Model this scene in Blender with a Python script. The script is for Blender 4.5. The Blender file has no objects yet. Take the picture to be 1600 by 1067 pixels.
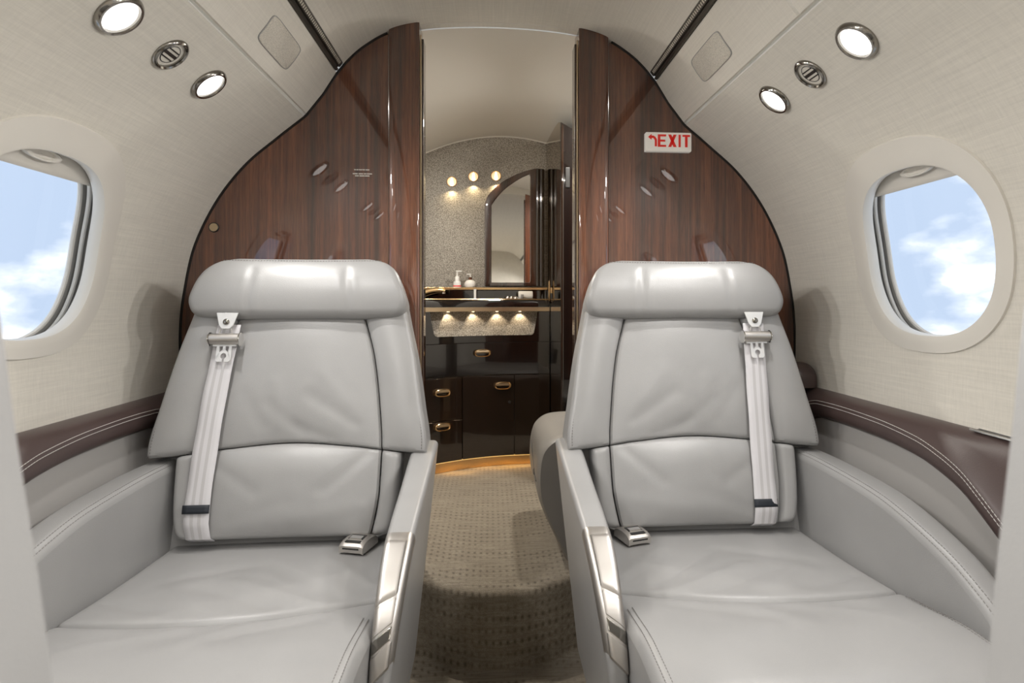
import bpy, math, random
import numpy as np
from mathutils import Vector

random.seed(7)
scn = bpy.context.scene
COL = scn.collection

# ------------------------------------------------------------------ camera
cam_d = bpy.data.cameras.new('camera')
cam = bpy.data.objects.new('camera', cam_d)
COL.objects.link(cam)
cam_d.sensor_width = 36.0
cam_d.lens = 950 / 1600 * 36
cam_d.shift_x = -(842 - 800) / 1600
cam_d.shift_y = -(533.5 - 471) / 1600
cam_d.clip_start = 0.02
cam.location = (-0.0205, 0, 0.85)
cam.rotation_euler = (math.radians(90), 0, math.radians(-4.5))
cam_d.dof.use_dof = True
cam_d.dof.focus_distance = 1.35
cam_d.dof.aperture_fstop = 9.0
scn.camera = cam

# ------------------------------------------------------------------ world
world = bpy.data.worlds.new('sky')
scn.world = world
world.use_nodes = True
wn, wl = world.node_tree.nodes, world.node_tree.links
wn.clear()
w_out = wn.new('ShaderNodeOutputWorld')
w_bg = wn.new('ShaderNodeBackground')
w_tc = wn.new('ShaderNodeTexCoord')
w_map = wn.new('ShaderNodeMapping')
w_map.inputs['Scale'].default_value = (1.0, 1.0, 1.9)
w_map.inputs['Location'].default_value = (0.15, 0.45, 0.9)
w_n = wn.new('ShaderNodeTexNoise')
w_n.inputs['Scale'].default_value = 4.2
w_n.inputs['Detail'].default_value = 9
w_n.inputs['Roughness'].default_value = 0.5
w_r = wn.new('ShaderNodeValToRGB')
w_r.color_ramp.elements[0].position = 0.465
w_r.color_ramp.elements[0].color = (0.40, 0.49, 0.635, 1)
w_r.color_ramp.elements[1].position = 0.57
w_r.color_ramp.elements[1].color = (1.0, 1.0, 1.0, 1)
w_e = w_r.color_ramp.elements.new(0.513)
w_e.color = (0.56, 0.63, 0.74, 1)
wl.new(w_tc.outputs['Generated'], w_map.inputs['Vector'])
wl.new(w_map.outputs['Vector'], w_n.inputs['Vector'])
wl.new(w_n.outputs['Fac'], w_r.inputs['Fac'])
wl.new(w_r.outputs['Color'], w_bg.inputs['Color'])
w_bg.inputs['Strength'].default_value = 1.55
wl.new(w_bg.outputs['Background'], w_out.inputs['Surface'])

# ------------------------------------------------------------------ exposure
scn.view_settings.view_transform = 'Standard'
scn.view_settings.look = 'None'
scn.view_settings.gamma = 1.0
scn.view_settings.exposure = 0.0
scn.view_settings.use_curve_mapping = False
CABIN_W = 6.8      # power of one cabin downlight (wide spot)

# ------------------------------------------------------------------ helpers
ORG = {}


def origin(o):
    return ORG.get(o.name, Vector((0, 0, 0)))


def tag(o, label=None, cat=None, group=None, kind=None):
    if label: o['label'] = label
    if cat: o['category'] = cat
    if group: o['group'] = group
    if kind: o['kind'] = kind
    return o


def empty(name, loc, label=None, cat=None, group=None, kind=None):
    o = bpy.data.objects.new(name, None)
    o.empty_display_size = 0.05
    COL.objects.link(o)
    loc = place(loc)
    o.location = loc
    ORG[o.name] = loc
    return tag(o, label, cat, group, kind)


XF = None       # (scale, dx, dz): set while the lavatory is built, which is scaled about the camera onto its raised floor


def place(p):
    if XF is None: return Vector(p)
    return Vector((p[0] * XF[0] + XF[1], p[1] * XF[0], p[2] * XF[0] + XF[2]))


class MB:
    def __init__(self):
        self.v, self.f = [], []

    def add(self, vs, fs):
        b = len(self.v)
        self.v += [tuple(p) for p in vs]
        self.f += [tuple(b + i for i in f) for f in fs]

    def grid(self, rows, close_u=False, close_v=False):
        nr, nc = len(rows), len(rows[0])
        b = len(self.v)
        for r in rows: self.v += [tuple(p) for p in r]
        for j in range(nr if close_v else nr - 1):
            for i in range(nc if close_u else nc - 1):
                i2, j2 = (i + 1) % nc, (j + 1) % nr
                self.f.append((b + j * nc + i, b + j * nc + i2, b + j2 * nc + i2, b + j2 * nc + i))

    def box(self, c, h, ax=None):
        c = Vector(c)
        ax = ax or (Vector((1, 0, 0)), Vector((0, 1, 0)), Vector((0, 0, 1)))
        vs = []
        for k in (-1, 1):
            for j in (-1, 1):
                for i in (-1, 1):
                    vs.append(c + ax[0] * (i * h[0]) + ax[1] * (j * h[1]) + ax[2] * (k * h[2]))
        self.add(vs, [(0, 2, 3, 1), (4, 5, 7, 6), (0, 1, 5, 4), (2, 6, 7, 3), (0, 4, 6, 2), (1, 3, 7, 5)])

    def prism(self, pts, d):
        """closed polygon of 3D points pushed along vector d"""
        d = Vector(d)
        n = len(pts)
        a = [Vector(p) for p in pts]
        self.add(a + [p + d for p in a],
                 [tuple(range(n)), tuple(range(2 * n - 1, n - 1, -1))] +
                 [(i, i + n, (i + 1) % n + n, (i + 1) % n) for i in range(n)])

    def tube(self, pts, r, seg=8, closed=False):
        pts = [Vector(p) for p in pts]
        n = len(pts)
        rows = []
        up = None
        for i, p in enumerate(pts):
            if closed:
                t = pts[(i + 1) % n] - pts[i - 1]
            else:
                t = pts[min(i + 1, n - 1)] - pts[max(i - 1, 0)]
            t.normalize()
            if up is None:
                up = Vector((0, 0, 1)) if abs(t.z) < .9 else Vector((1, 0, 0))
            e1 = (up - t * up.dot(t)).normalized()
            up = e1
            e2 = t.cross(e1)
            rr = r[i] if isinstance(r, (list, tuple)) else r
            rows.append([p + e1 * (rr * math.cos(a)) + e2 * (rr * math.sin(a)) for a in [2 * math.pi * k / seg for k in range(seg)]])
        self.grid(rows, close_u=True, close_v=closed)
        if not closed:
            b = len(self.v)
            self.f.append(tuple(b - n * seg + k for k in range(seg))[::-1])
            self.f.append(tuple(b - seg + k for k in range(seg)))

    def lathe(self, c, e1, e2, n, prof, seg=28, cap0=False, cap1=False):
        c, e1, e2, n = Vector(c), Vector(e1), Vector(e2), Vector(n)
        rows = [[c + e1 * (r * math.cos(a)) + e2 * (r * math.sin(a)) + n * h for a in [2 * math.pi * k / seg for k in range(seg)]] for r, h in prof]
        b = len(self.v)
        self.grid(rows, close_u=True)
        if cap0: self.f.append(tuple(b + k for k in range(seg))[::-1])
        if cap1: self.f.append(tuple(b + (len(prof) - 1) * seg + k for k in range(seg)))

    def build(self, name, mat, parent=None, smooth=True, bevel=0, angle=40, seg=2):
        me = bpy.data.meshes.new(name)
        off = origin(parent) if parent else Vector((0, 0, 0))
        me.from_pydata([tuple(place(p) - off) for p in self.v], [], self.f)
        me.validate()
        me.update()
        o = bpy.data.objects.new(name, me)
        COL.objects.link(o)
        ORG[o.name] = off.copy()
        o.parent = parent
        me.materials.append(mat)
        if smooth:
            me.polygons.foreach_set('use_smooth', [True] * len(me.polygons))
            try:
                me.set_sharp_from_angle(angle=math.radians(angle))
            except Exception:
                pass
        if bevel:
            m = o.modifiers.new('bevel', 'BEVEL')
            m.width = bevel
            m.segments = seg
            m.limit_method = 'ANGLE'
            m.angle_limit = math.radians(35)
        return o


def interp(tab):
    """smooth (monotone cubic) interpolation through a table of (x, y)"""
    xs = np.array([p[0] for p in tab], float)
    ys = np.array([p[1] for p in tab], float)
    h = np.diff(xs)
    d = np.diff(ys) / h
    m = np.zeros(len(xs))
    m[0], m[-1] = d[0], d[-1]
    for i in range(1, len(xs) - 1):
        if d[i - 1] * d[i] > 0:
            w1, w2 = 2 * h[i] + h[i - 1], h[i] + 2 * h[i - 1]
            m[i] = (w1 + w2) / (w1 / d[i - 1] + w2 / d[i])

    def f(x):
        x = min(max(x, xs[0]), xs[-1])
        i = min(int(np.searchsorted(xs, x, 'right')) - 1, len(xs) - 2)
        t = (x - xs[i]) / h[i]
        return float((2 * t**3 - 3 * t * t + 1) * ys[i] + (t**3 - 2 * t * t + t) * h[i] * m[i] + (-2 * t**3 + 3 * t * t) * ys[i + 1] + (t**3 - t * t) * h[i] * m[i + 1])
    return f


def catmull(pts, per=8):
    P = [Vector(p) for p in pts]
    P = [P[0] * 2 - P[1]] + P + [P[-1] * 2 - P[-2]]
    out = []
    for i in range(1, len(P) - 2):
        a, b, c, d = P[i - 1], P[i], P[i + 1], P[i + 2]
        for k in range(per):
            t = k / per
            out.append(0.5 * ((2 * b) + (c - a) * t + (2 * a - 5 * b + 4 * c - d) * t * t + (3 * b - a - 3 * c + d) * t**3))
    out.append(P[-2])
    return out


# ------------------------------------------------------------------ materials
def mat_new(name):
    m = bpy.data.materials.new(name)
    m.use_nodes = True
    nt = m.node_tree
    return m, nt, nt.nodes['Principled BSDF']


def setp(b, **k):
    names = dict(col='Base Color', rough='Roughness', metal='Metallic', coat='Coat Weight', coat_r='Coat Roughness', coat_ior='Coat IOR',
                 spec='Specular IOR Level', emit='Emission Color', emit_s='Emission Strength', sheen='Sheen Weight', aniso='Anisotropic', ior='IOR', trans='Transmission Weight')
    for a, v in k.items():
        if a in ('col', 'emit'): v = tuple(v) + (1,)
        b.inputs[names[a]].default_value = v


def simple(name, col, rough=0.5, **k):
    m, nt, b = mat_new(name)
    setp(b, col=col, rough=rough, **k)
    return m


def noise_node(nt, scale, detail=2, vec_scale=(1, 1, 1), rough=0.5):
    tc = nt.nodes.new('ShaderNodeTexCoord')
    mp = nt.nodes.new('ShaderNodeMapping')
    mp.inputs['Scale'].default_value = vec_scale
    n = nt.nodes.new('ShaderNodeTexNoise')
    n.inputs['Scale'].default_value = scale
    n.inputs['Detail'].default_value = detail
    n.inputs['Roughness'].default_value = rough
    nt.links.new(tc.outputs['Object'], mp.inputs['Vector'])
    nt.links.new(mp.outputs['Vector'], n.inputs['Vector'])
    return n


def ramp(nt, src, stops):
    r = nt.nodes.new('ShaderNodeValToRGB')
    el = r.color_ramp.elements
    while len(el) < len(stops): el.new(0.5)
    for e, (p, c) in zip(el, stops):
        e.position = p
        e.color = tuple(c) + (1,) if len(c) == 3 else c
    nt.links.new(src, r.inputs['Fac'])
    return r


def mix(nt, a, b, fac, mode='MIX'):
    m = nt.nodes.new('ShaderNodeMix')
    m.data_type = 'RGBA'
    m.blend_type = mode
    for s, i in ((fac, 0), (a, 6), (b, 7)):
        if hasattr(s, 'links'): nt.links.new(s, m.inputs[i])
        elif i == 0: m.inputs[0].default_value = s
        else: m.inputs[i].default_value = tuple(s) + (1,)
    return m.outputs[2]


def bump(nt, b, h, strength, dist=0.001):
    n = nt.nodes.new('ShaderNodeBump')
    n.inputs['Strength'].default_value = strength
    n.inputs['Distance'].default_value = dist
    nt.links.new(h, n.inputs['Height'])
    nt.links.new(n.outputs['Normal'], b.inputs['Normal'])


def leather(name, col, rough=0.42, grain=900, var=0.06, bs=0.25):
    m, nt, b = mat_new(name)
    setp(b, rough=rough, spec=0.5)
    n1 = noise_node(nt, 6, 3)
    c = ramp(nt, n1.outputs['Fac'], [(0.3, [x * (1 - var) for x in col]), (0.7, [min(1, x * (1 + var)) for x in col])])
    nt.links.new(c.outputs['Color'], b.inputs['Base Color'])
    tc = nt.nodes.new('ShaderNodeTexCoord')
    v = nt.nodes.new('ShaderNodeTexVoronoi')
    v.inputs['Scale'].default_value = grain
    nt.links.new(tc.outputs['Object'], v.inputs['Vector'])
    bump(nt, b, v.outputs['Distance'], bs, 0.0004)
    return m


def linen(name, col, amt=0.115):
    m, nt, b = mat_new(name)
    setp(b, rough=0.85, spec=0.15)
    lo = [x * (1 - amt) for x in col]
    hi = [min(1, x * (1 + amt)) for x in col]
    a = noise_node(nt, 1, 3, (280, 8, 280), 0.8)
    d = noise_node(nt, 1, 3, (24, 300, 24), 0.8)
    k = noise_node(nt, 1, 2, (150, 1.6, 150), 0.6)
    ca = ramp(nt, a.outputs['Fac'], [(0.32, lo), (0.68, hi)])
    cd = ramp(nt, d.outputs['Fac'], [(0.32, lo), (0.68, hi)])
    ck = ramp(nt, k.outputs['Fac'], [(0.35, [x * (1 - amt * .6) for x in col]), (0.7, [min(1, x * (1 + amt)) for x in col])])
    m1 = mix(nt, ca.outputs['Color'], cd.outputs['Color'], 0.45)
    m2 = mix(nt, m1, ck.outputs['Color'], 0.2)
    nt.links.new(m2, b.inputs['Base Color'])
    bump(nt, b, a.outputs['Fac'], 0.12, 0.0006)
    return m


def wood(name, tint=1.0):
    m, nt, b = mat_new(name)
    setp(b, rough=0.35, coat=1.0, coat_r=0.015, coat_ior=1.9, spec=0.3)
    n0 = noise_node(nt, 1, 2, (3.2, 3.2, 0.5), 0.5)
    n1 = noise_node(nt, 1, 4, (34, 34, 0.75), 0.62)
    n2 = noise_node(nt, 1, 4, (210, 210, 5.0), 0.65)
    n3 = noise_node(nt, 1, 2, (900, 900, 26), 0.5)
    t = tint
    c1 = ramp(nt, n1.outputs['Fac'], [(0.30, (0.045 * t, 0.021 * t, 0.014 * t)), (0.47, (0.120 * t, 0.043 * t, 0.023 * t)), (0.60, (0.190 * t, 0.068 * t, 0.033 * t)), (0.74, (0.125 * t, 0.047 * t, 0.025 * t))])
    c2 = ramp(nt, n2.outputs['Fac'], [(0.34, (0.62, 0.58, 0.56)), (0.66, (1.25, 1.22, 1.2))])
    c3 = ramp(nt, n3.outputs['Fac'], [(0.36, (0.62, 0.6, 0.6)), (0.5, (1.05, 1.05, 1.05))])
    c0 = ramp(nt, n0.outputs['Fac'], [(0.3, (0.75, 0.72, 0.72)), (0.7, (1.25, 1.25, 1.2))])
    x = mix(nt, c1.outputs['Color'], c2.outputs['Color'], 1.0, 'MULTIPLY')
    x = mix(nt, x, c3.outputs['Color'], 0.8, 'MULTIPLY')
    x = mix(nt, x, c0.outputs['Color'], 1.0, 'MULTIPLY')
    nt.links.new(x, b.inputs['Base Color'])
    return m


def shagreen(name, lo, hi, scale=150):
    m, nt, b = mat_new(name)
    setp(b, rough=0.55, spec=0.35)
    tc = nt.nodes.new('ShaderNodeTexCoord')
    v = nt.nodes.new('ShaderNodeTexVoronoi')
    v.inputs['Scale'].default_value = scale
    nt.links.new(tc.outputs['Object'], v.inputs['Vector'])
    r = ramp(nt, v.outputs['Distance'], [(0.25, hi), (0.62, lo)])
    n = noise_node(nt, 5, 3)
    r2 = ramp(nt, n.outputs['Fac'], [(0.3, (0.85, 0.85, 0.85)), (0.7, (1.12, 1.12, 1.12))])
    nt.links.new(mix(nt, r.outputs['Color'], r2.outputs['Color'], 1.0, 'MULTIPLY'), b.inputs['Base Color'])
    bump(nt, b, v.outputs['Distance'], -0.5, 0.0012)
    return m


def carpet_mat(name):
    m, nt, b = mat_new(name)
    setp(b, rough=0.95, spec=0.05, sheen=0.25)
    tc = nt.nodes.new('ShaderNodeTexCoord')
    sp = nt.nodes.new('ShaderNodeSeparateXYZ')
    nt.links.new(tc.outputs['UV'], sp.inputs[0])

    def math_(op, a, c=0.0, d=None):
        n = nt.nodes.new('ShaderNodeMath')
        n.operation = op
        for i, s in enumerate((a, c) if d is None else (a, c, d)):
            if hasattr(s, 'links'): nt.links.new(s, n.inputs[i])
            else: n.inputs[i].default_value = s
        return n.outputs[0]
    nj = noise_node(nt, 14, 2)
    # rows of short dashes running across the aisle
    yj = math_('ADD', sp.outputs[1], math_('MULTIPLY', nj.outputs['Fac'], 0.004))
    row = math_('SINE', math_('MULTIPLY', yj, 2 * math.pi / 0.027))
    cols = math_('SINE', math_('MULTIPLY', math_('ADD', sp.outputs[0], math_('MULTIPLY', nj.outputs['Fac'], 0.004)), 2 * math.pi / 0.0165))
    dash = math_('MULTIPLY', math_('ADD', row, 1.0), math_('ADD', cols, 1.0))
    rowmod = noise_node(nt, 1, 2, (3.0, 22, 22), 0.5)
    rm = ramp(nt, rowmod.outputs['Fac'], [(0.38, (0.1, 0.1, 0.1)), (0.58, (1, 1, 1))])
    dk = math_('MULTIPLY', math_('MULTIPLY', math_('MULTIPLY', dash, dash), 0.06), rm.outputs['Color'])
    fine = noise_node(nt, 620, 3, (1, 1, 1), 0.6)
    streak = noise_node(nt, 1, 3, (14, 150, 150), 0.6)
    base = ramp(nt, streak.outputs['Fac'], [(0.3, (0.27, 0.225, 0.168)), (0.7, (0.43, 0.37, 0.285))])
    c = mix(nt, base.outputs['Color'], (0.15, 0.122, 0.09), dk)
    f = ramp(nt, fine.outputs['Fac'], [(0.3, (0.6, 0.6, 0.6)), (0.7, (1.35, 1.35, 1.35))])
    nt.links.new(mix(nt, c, f.outputs['Color'], 0.8, 'MULTIPLY'), b.inputs['Base Color'])
    bump(nt, b, fine.outputs['Fac'], 0.8, 0.004)
    return m


def emitter(name, col, s, base=(0.8, 0.8, 0.8)):
    return simple(name, base, 0.3, emit=col, emit_s=s)


def brushed(name, col, rough=0.3, axis=(4, 400, 400)):
    m, nt, b = mat_new(name)
    setp(b, col=col, rough=rough, metal=1.0)
    n = noise_node(nt, 1, 2, axis)
    bump(nt, b, n.outputs['Fac'], 0.06, 0.0004)
    return m


def glass_mat(name):
    m = bpy.data.materials.new(name)
    m.use_nodes = True
    nt = m.node_tree
    nt.nodes.clear()
    o = nt.nodes.new('ShaderNodeOutputMaterial')
    t = nt.nodes.new('ShaderNodeBsdfTransparent')
    t.inputs['Color'].default_value = (0.97, 0.98, 0.985, 1)
    g = nt.nodes.new('ShaderNodeBsdfGlossy')
    g.inputs['Roughness'].default_value = 0.02
    mx = nt.nodes.new('ShaderNodeMixShader')
    mx.inputs[0].default_value = 0.04
    nt.links.new(t.outputs[0], mx.inputs[1])
    nt.links.new(g.outputs[0], mx.inputs[2])
    nt.links.new(mx.outputs[0], o.inputs['Surface'])
    return m


M = dict(
    leather=leather('grey leather', (0.350, 0.346, 0.342), 0.34),
    leather_lav=leather('taupe leather', (0.22, 0.205, 0.187), 0.45),
    thread=simple('pale thread', (0.62, 0.60, 0.57), 0.8),
    thread_dark=simple('grey thread', (0.20, 0.19, 0.18), 0.8),
    seam=simple('dark seam fabric', (0.10, 0.095, 0.09), 0.9),  # dark fabric for the seam on the lavatory seat
    brown=leather('dark brown leather', (0.082, 0.056, 0.052), 0.36, 700),
    linen=linen('linen sidewall cloth', (0.70, 0.668, 0.60)),
    head=linen('linen headliner cloth', (0.745, 0.71, 0.64), 0.09),
    cream=simple('cream satin plastic', (0.74, 0.71, 0.65), 0.32),
    cream_lav=simple('cream smooth lining', (0.74, 0.715, 0.66), 0.6),
    shade=simple('window blind cloth', (0.66, 0.63, 0.575), 0.7),
    gasket=simple('grey window gasket', (0.36, 0.355, 0.34), 0.5),
    side=simple('grey lower side panel', (0.40, 0.385, 0.37), 0.45),
    wood=wood('ribbon mahogany lacquer'),
    wood_dark=wood('dark mahogany lacquer', 0.28),
    edge=simple('black edge trim', (0.012, 0.009, 0.008), 0.4),
    black=simple('black lacquer', (0.007, 0.005, 0.0045), 0.08, coat=1.0, coat_r=0.02),
    black_grain=simple('black brown lacquer', (0.014, 0.007, 0.004), 0.12, coat=1.0, coat_r=0.03, coat_ior=1.6),
    bronze=simple('bronze mirror', (0.36, 0.285, 0.20), 0.03, metal=1.0),
    mirror=simple('mirror glass', (0.86, 0.85, 0.83), 0.01, metal=1.0),
    gold=brushed('brushed gold', (0.80, 0.56, 0.30), 0.22),
    brass=brushed('pale brass', (0.70, 0.56, 0.38), 0.35),
    steel=brushed('satin nickel', (0.62, 0.59, 0.555), 0.40),
    tongue=simple('satin steel', (0.80, 0.79, 0.77), 0.42, metal=0.55),
    chrome=simple('chrome', (0.78, 0.77, 0.75), 0.1, metal=1.0),
    chrome_dark=simple('smoked chrome', (0.30, 0.285, 0.26), 0.16, metal=1.0),
    vane=simple('dark vent vane', (0.035, 0.032, 0.03), 0.25),
    dark=simple('dark plastic', (0.02, 0.019, 0.018), 0.4),
    rail=simple('dark bronze rail', (0.085, 0.078, 0.065), 0.3, metal=0.7),
    perf=simple('rail perforation', (0.55, 0.51, 0.44), 0.5),
    grille=shagreen('speaker mesh', (0.52, 0.49, 0.43), (0.76, 0.715, 0.635), 700),
    shagreen=shagreen('shagreen wall covering', (0.225, 0.203, 0.172), (0.52, 0.48, 0.415), 260),
    carpet=carpet_mat('striped carpet'),
    web=None,
    band=simple('navy belt keeper', (0.018, 0.022, 0.03), 0.6),
    sign=simple('sign white', (0.80, 0.76, 0.70), 0.4, emit=(1.0, 0.95, 0.88), emit_s=0.15),
    red=simple('sign red', (0.72, 0.03, 0.02), 0.5, emit=(0.9, 0.03, 0.02), emit_s=0.12),
    white=simple('white print', (0.75, 0.72, 0.66), 0.6),
    bottle=simple('clear plastic bottle', (0.72, 0.72, 0.70), 0.15),
    pump=simple('white pump plastic', (0.78, 0.76, 0.72), 0.35),
    cloth=simple('white towel', (0.78, 0.76, 0.72), 0.9),
    cloth_trim=simple('grey towel trim', (0.30, 0.29, 0.28), 0.9),
    lens=emitter('downlight lens', (1.0, 0.985, 0.955), 1.7),
    lamp_gold=emitter('gold wall lamp', (1.0, 0.60, 0.18), 0.75),
    lamp_hot=emitter('wall lamp core', (1.0, 0.93, 0.75), 4.0),
    led=emitter('niche led', (1.0, 0.80, 0.52), 3.0),
    toe=emitter('amber toe light', (1.0, 0.55, 0.12), 0.75),
    glass=glass_mat('window glass'),
    lav_fill_lens=emitter('lavatory ceiling lamp', (1.0, 0.85, 0.62), 6.0),  # glowing disc of the added, unseen lavatory lamps
)


def webbing():
    m, nt, b = mat_new('belt webbing')
    setp(b, rough=0.65, spec=0.3, sheen=0.2)
    tc = nt.nodes.new('ShaderNodeTexCoord')
    uvm = nt.nodes.new('ShaderNodeSeparateXYZ')
    nt.links.new(tc.outputs['UV'], uvm.inputs[0])
    r = ramp(nt, uvm.outputs[0], [(0.0, (0.66, 0.645, 0.66)), (0.30, (0.66, 0.645, 0.66)), (0.31, (0.54, 0.525, 0.53)), (0.43, (0.54, 0.525, 0.53)), (0.44, (0.66, 0.645, 0.66)),
                                   (0.60, (0.66, 0.645, 0.66)), (0.61, (0.54, 0.525, 0.53)), (0.73, (0.54, 0.525, 0.53)), (0.74, (0.66, 0.645, 0.66))])
    r.color_ramp.interpolation = 'LINEAR'
    nt.links.new(r.outputs['Color'], b.inputs['Base Color'])
    w = noise_node(nt, 1, 1, (900, 900, 900))
    bump(nt, b, w.outputs['Fac'], 0.25, 0.0006)
    return m


M['web'] = webbing()

# ------------------------------------------------------------------ cabin cross section
SEC = [(0, 1.531), (.10, 1.528), (.193, 1.518), (.265, 1.498), (.322, 1.464), (.360, 1.430), (.3875, 1.397), (.42, 1.345), (.461, 1.292), (.528, 1.237), (.60, 1.173),
       (.664, 1.088), (.714, .983), (.737, .88), (.7465, .80), (.747, .717), (.743, .62), (.73, .5), (.70, .35), (.66, .2), (.6, .0)]


def dense_section():
    top = catmull([(-.1, 1.528, 0)] + [(a, b, 0) for a, b in SEC[:7]], 10)[10:]
    mid = [Vector((a, b, 0)) for a, b in SEC[6:9]]
    side = catmull([(a, b, 0) for a, b in SEC[8:]], 10)
    return top, mid, side


_t, _m, _s = dense_section()
SECP = _t[:-1] + _m[:-1] + _s
SECP = [(p.x, p.y) for p in SECP]
ARC = np.concatenate([[0], np.cumsum([math.hypot(SECP[i + 1][0] - SECP[i][0], SECP[i + 1][1] - SECP[i][1]) for i in range(len(SECP) - 1)])])
SX, SZ = np.array([p[0] for p in SECP]), np.array([p[1] for p in SECP])
S_RAIL = float(ARC[len(_t) - 1])
S_SEAM = float(ARC[len(_t) - 1 + len(_m) - 1])
S_END = float(ARC[-1])


def sec(s):
    return float(np.interp(s, ARC, SX)), float(np.interp(s, ARC, SZ))


def wpt(side, y, s, n=0.0):
    """point on the lining: side -1/+1, station y, girth s, n metres towards the cabin"""
    x, z = sec(s)
    x0, z0 = sec(s - .006)
    x1, z1 = sec(s + .006)
    tx, tz = x1 - x0, z1 - z0
    L = math.hypot(tx, tz)
    nx, nz = tz / L, -tx / L
    return Vector((side * (x + nx * n), y, z + nz * n))


def wframe(side, y, s):
    p = wpt(side, y, s)
    e1 = Vector((0, 1, 0))
    e2 = (wpt(side, y, s + .004) - wpt(side, y, s - .004)).normalized()
    n = (wpt(side, y, s, .01) - p).normalized()
    return p, e1, e2, n


Y_FRONT, Y_BULK = -2.9, 1.484
PITCH = 0.70
WIN_Y = [1.0 - PITCH * k for k in range(6)]
WIN_S = 1.0


def segs(a, b, n):
    return [a + (b - a) * i / n for i in range(n + 1)]


# floor, carpet covered: cabin level, a rounded step at the doorway, raised lavatory level
ZF = 0.18


def step_y(x): return 1.405 + .075 * min(1, abs(x) / .19)**2


mb = MB()
xs = segs(-.78, .78, 60)
rows = [[(x, Y_FRONT - .1, 0) for x in xs], [(x, step_y(x) - .01, 0) for x in xs], [(x, step_y(x) - .002, .004) for x in xs], [(x, step_y(x), .015) for x in xs]]
rows += [[(x, step_y(x) + .022 * (1 - math.cos(a)), ZF - .022 + .022 * math.sin(a)) for x in xs] for a in segs(0, math.pi / 2, 6)]
rows += [[(x, 3.0, ZF) for x in xs]]
mb.grid(rows)
fl = tag(mb.build('floor', M['carpet'], angle=60), kind='structure')
# carpet laid over the step: texture metres run along the carpet
run = [rows[0][30][1]]
for ra, rb in zip(rows[:-1], rows[1:]):
    run.append(run[-1] + (Vector(rb[30]) - Vector(ra[30])).length)
uvl = fl.data.uv_layers.new(name='UVMap')
for lp_ in fl.data.loops:
    vi = lp_.vertex_index
    uvl.data[lp_.index].uv = (xs[vi % 61], run[vi // 61])

# headliner
mb = MB()
rows = []
for y in (Y_FRONT, Y_BULK + .03):
    rows.append([wpt(-1, y, s) for s in segs(S_RAIL - .026, 0.004, 40)] + [wpt(1, y, s) for s in segs(0.004, S_RAIL - .026, 40)])
mb.grid(rows)
for side in (-1, 1):     # turned-up lip along each rail
    mb.grid([[wpt(side, y, S_RAIL - .026), wpt(side, y, S_RAIL - .026, -.02)] for y in (Y_FRONT, Y_BULK + .03)])
ceil = tag(mb.build('ceiling', M['head']), kind='structure')

# overhead panels between rail and seam, with a slot before the side wall
for i, side in enumerate((-1, 1)):
    root = empty('trim_%d' % (i + 1), (side * .42, 0, 1.35), kind='structure')
    # two panel lengths with a transverse joint, as on the right hand side
    cuts = [Y_FRONT, 0.205, 0.913, Y_BULK + .02] if side > 0 else [Y_FRONT, 0.205, Y_BULK + .02]
    for a, b in zip(cuts[:-1], cuts[1:]):
        mb = MB()
        sl = [S_RAIL - .002] + segs(S_RAIL + .002, S_SEAM - .006, 8) + [S_SEAM - .003]
        nn = [-.006] + [0] * 9 + [-.005]
        ys = [a + .0015, a + .004, b - .004, b - .0015]
        yn = [-.004, 0, 0, -.004]
        mb.grid([[wpt(side, y, s, n + dn) for s, n in zip(sl, nn)] for y, dn in zip(ys, yn)])
        mb.build('overhead_panel', M['head'], root, angle=30)

# side walls with window openings
HWO, HHO = 0.180, 0.182      # hole cut in the lining, under the bezel


def egg(a, hw, hh, k=2.5, cy=0.0, cs=0.0, shear=0.10):
    c, s_ = math.cos(a), math.sin(a)
    y = hw * math.copysign(abs(c)**(2 / k), c)
    s = hh * math.copysign(abs(s_)**(2 / k), s_)
    return cy + y + shear * s, cs + s


for side, nm in ((-1, 'wall_left'), (1, 'wall_right')):
    mb = MB()
    s0, s1 = S_SEAM + .003, 1.34
    for yc in WIN_Y:
        ya, yb = yc - PITCH / 2, yc + PITCH / 2
        if yc == WIN_Y[0]: yb = yc + .36
        ang = sorted([2 * math.pi * k / 120 for k in range(120)])
        rings = [[] for _ in range(15)]
        for a in ang:
            ey, es = egg(a, HWO, HHO)
            # ray to the rectangle of the bay
            tY = ((yb - yc) if ey > 0 else (ya - yc)) / ey if abs(ey) > 1e-9 else 1e9
            tS = ((s1 - WIN_S) if es > 0 else (s0 - WIN_S)) / es if abs(es) > 1e-9 else 1e9
            t = min(tY, tS)
            for k in range(15):
                q = 1 + (t - 1) * k / 14
                rings[k].append((yc + ey * q, WIN_S + es * q))
        mb.grid([[wpt(side, y, s) for y, s in r] for r in rings], close_u=True)
        # corners of the bay
        for (cy, cs) in ((ya, s0), (ya, s1), (yb, s0), (yb, s1)):
            last = rings[-1]
            near = min(range(len(last)), key=lambda i: (last[i][0] - cy)**2 + (last[i][1] - cs)**2)
            for d in (-1, 1):
                p, q = last[near], last[(near + d) % len(last)]
                mb.add([wpt(side, *p), wpt(side, *q), wpt(side, cy, cs)], [(0, 1, 2)])
    for a, b in ((WIN_Y[0] + .36, Y_BULK + .02), (Y_FRONT, WIN_Y[-1] - PITCH / 2)):
        mb.grid([[wpt(side, y, s) for s in segs(s0, s1, 40)] for y in (a, b)])
    mb.grid([[wpt(side, y, s) for s in segs(s1 - .002, S_END, 20)] for y in (Y_FRONT, Y_BULK + .02)])
    # return lip at the seam
    mb.grid([[wpt(side, y, S_SEAM + .003), wpt(side, y, S_SEAM + .001, -.01), wpt(side, y, S_SEAM - .012, -.012)] for y in (Y_FRONT, Y_BULK + .02)])
    tag(mb.build(nm, M['linen'], angle=60), kind='structure')

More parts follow.
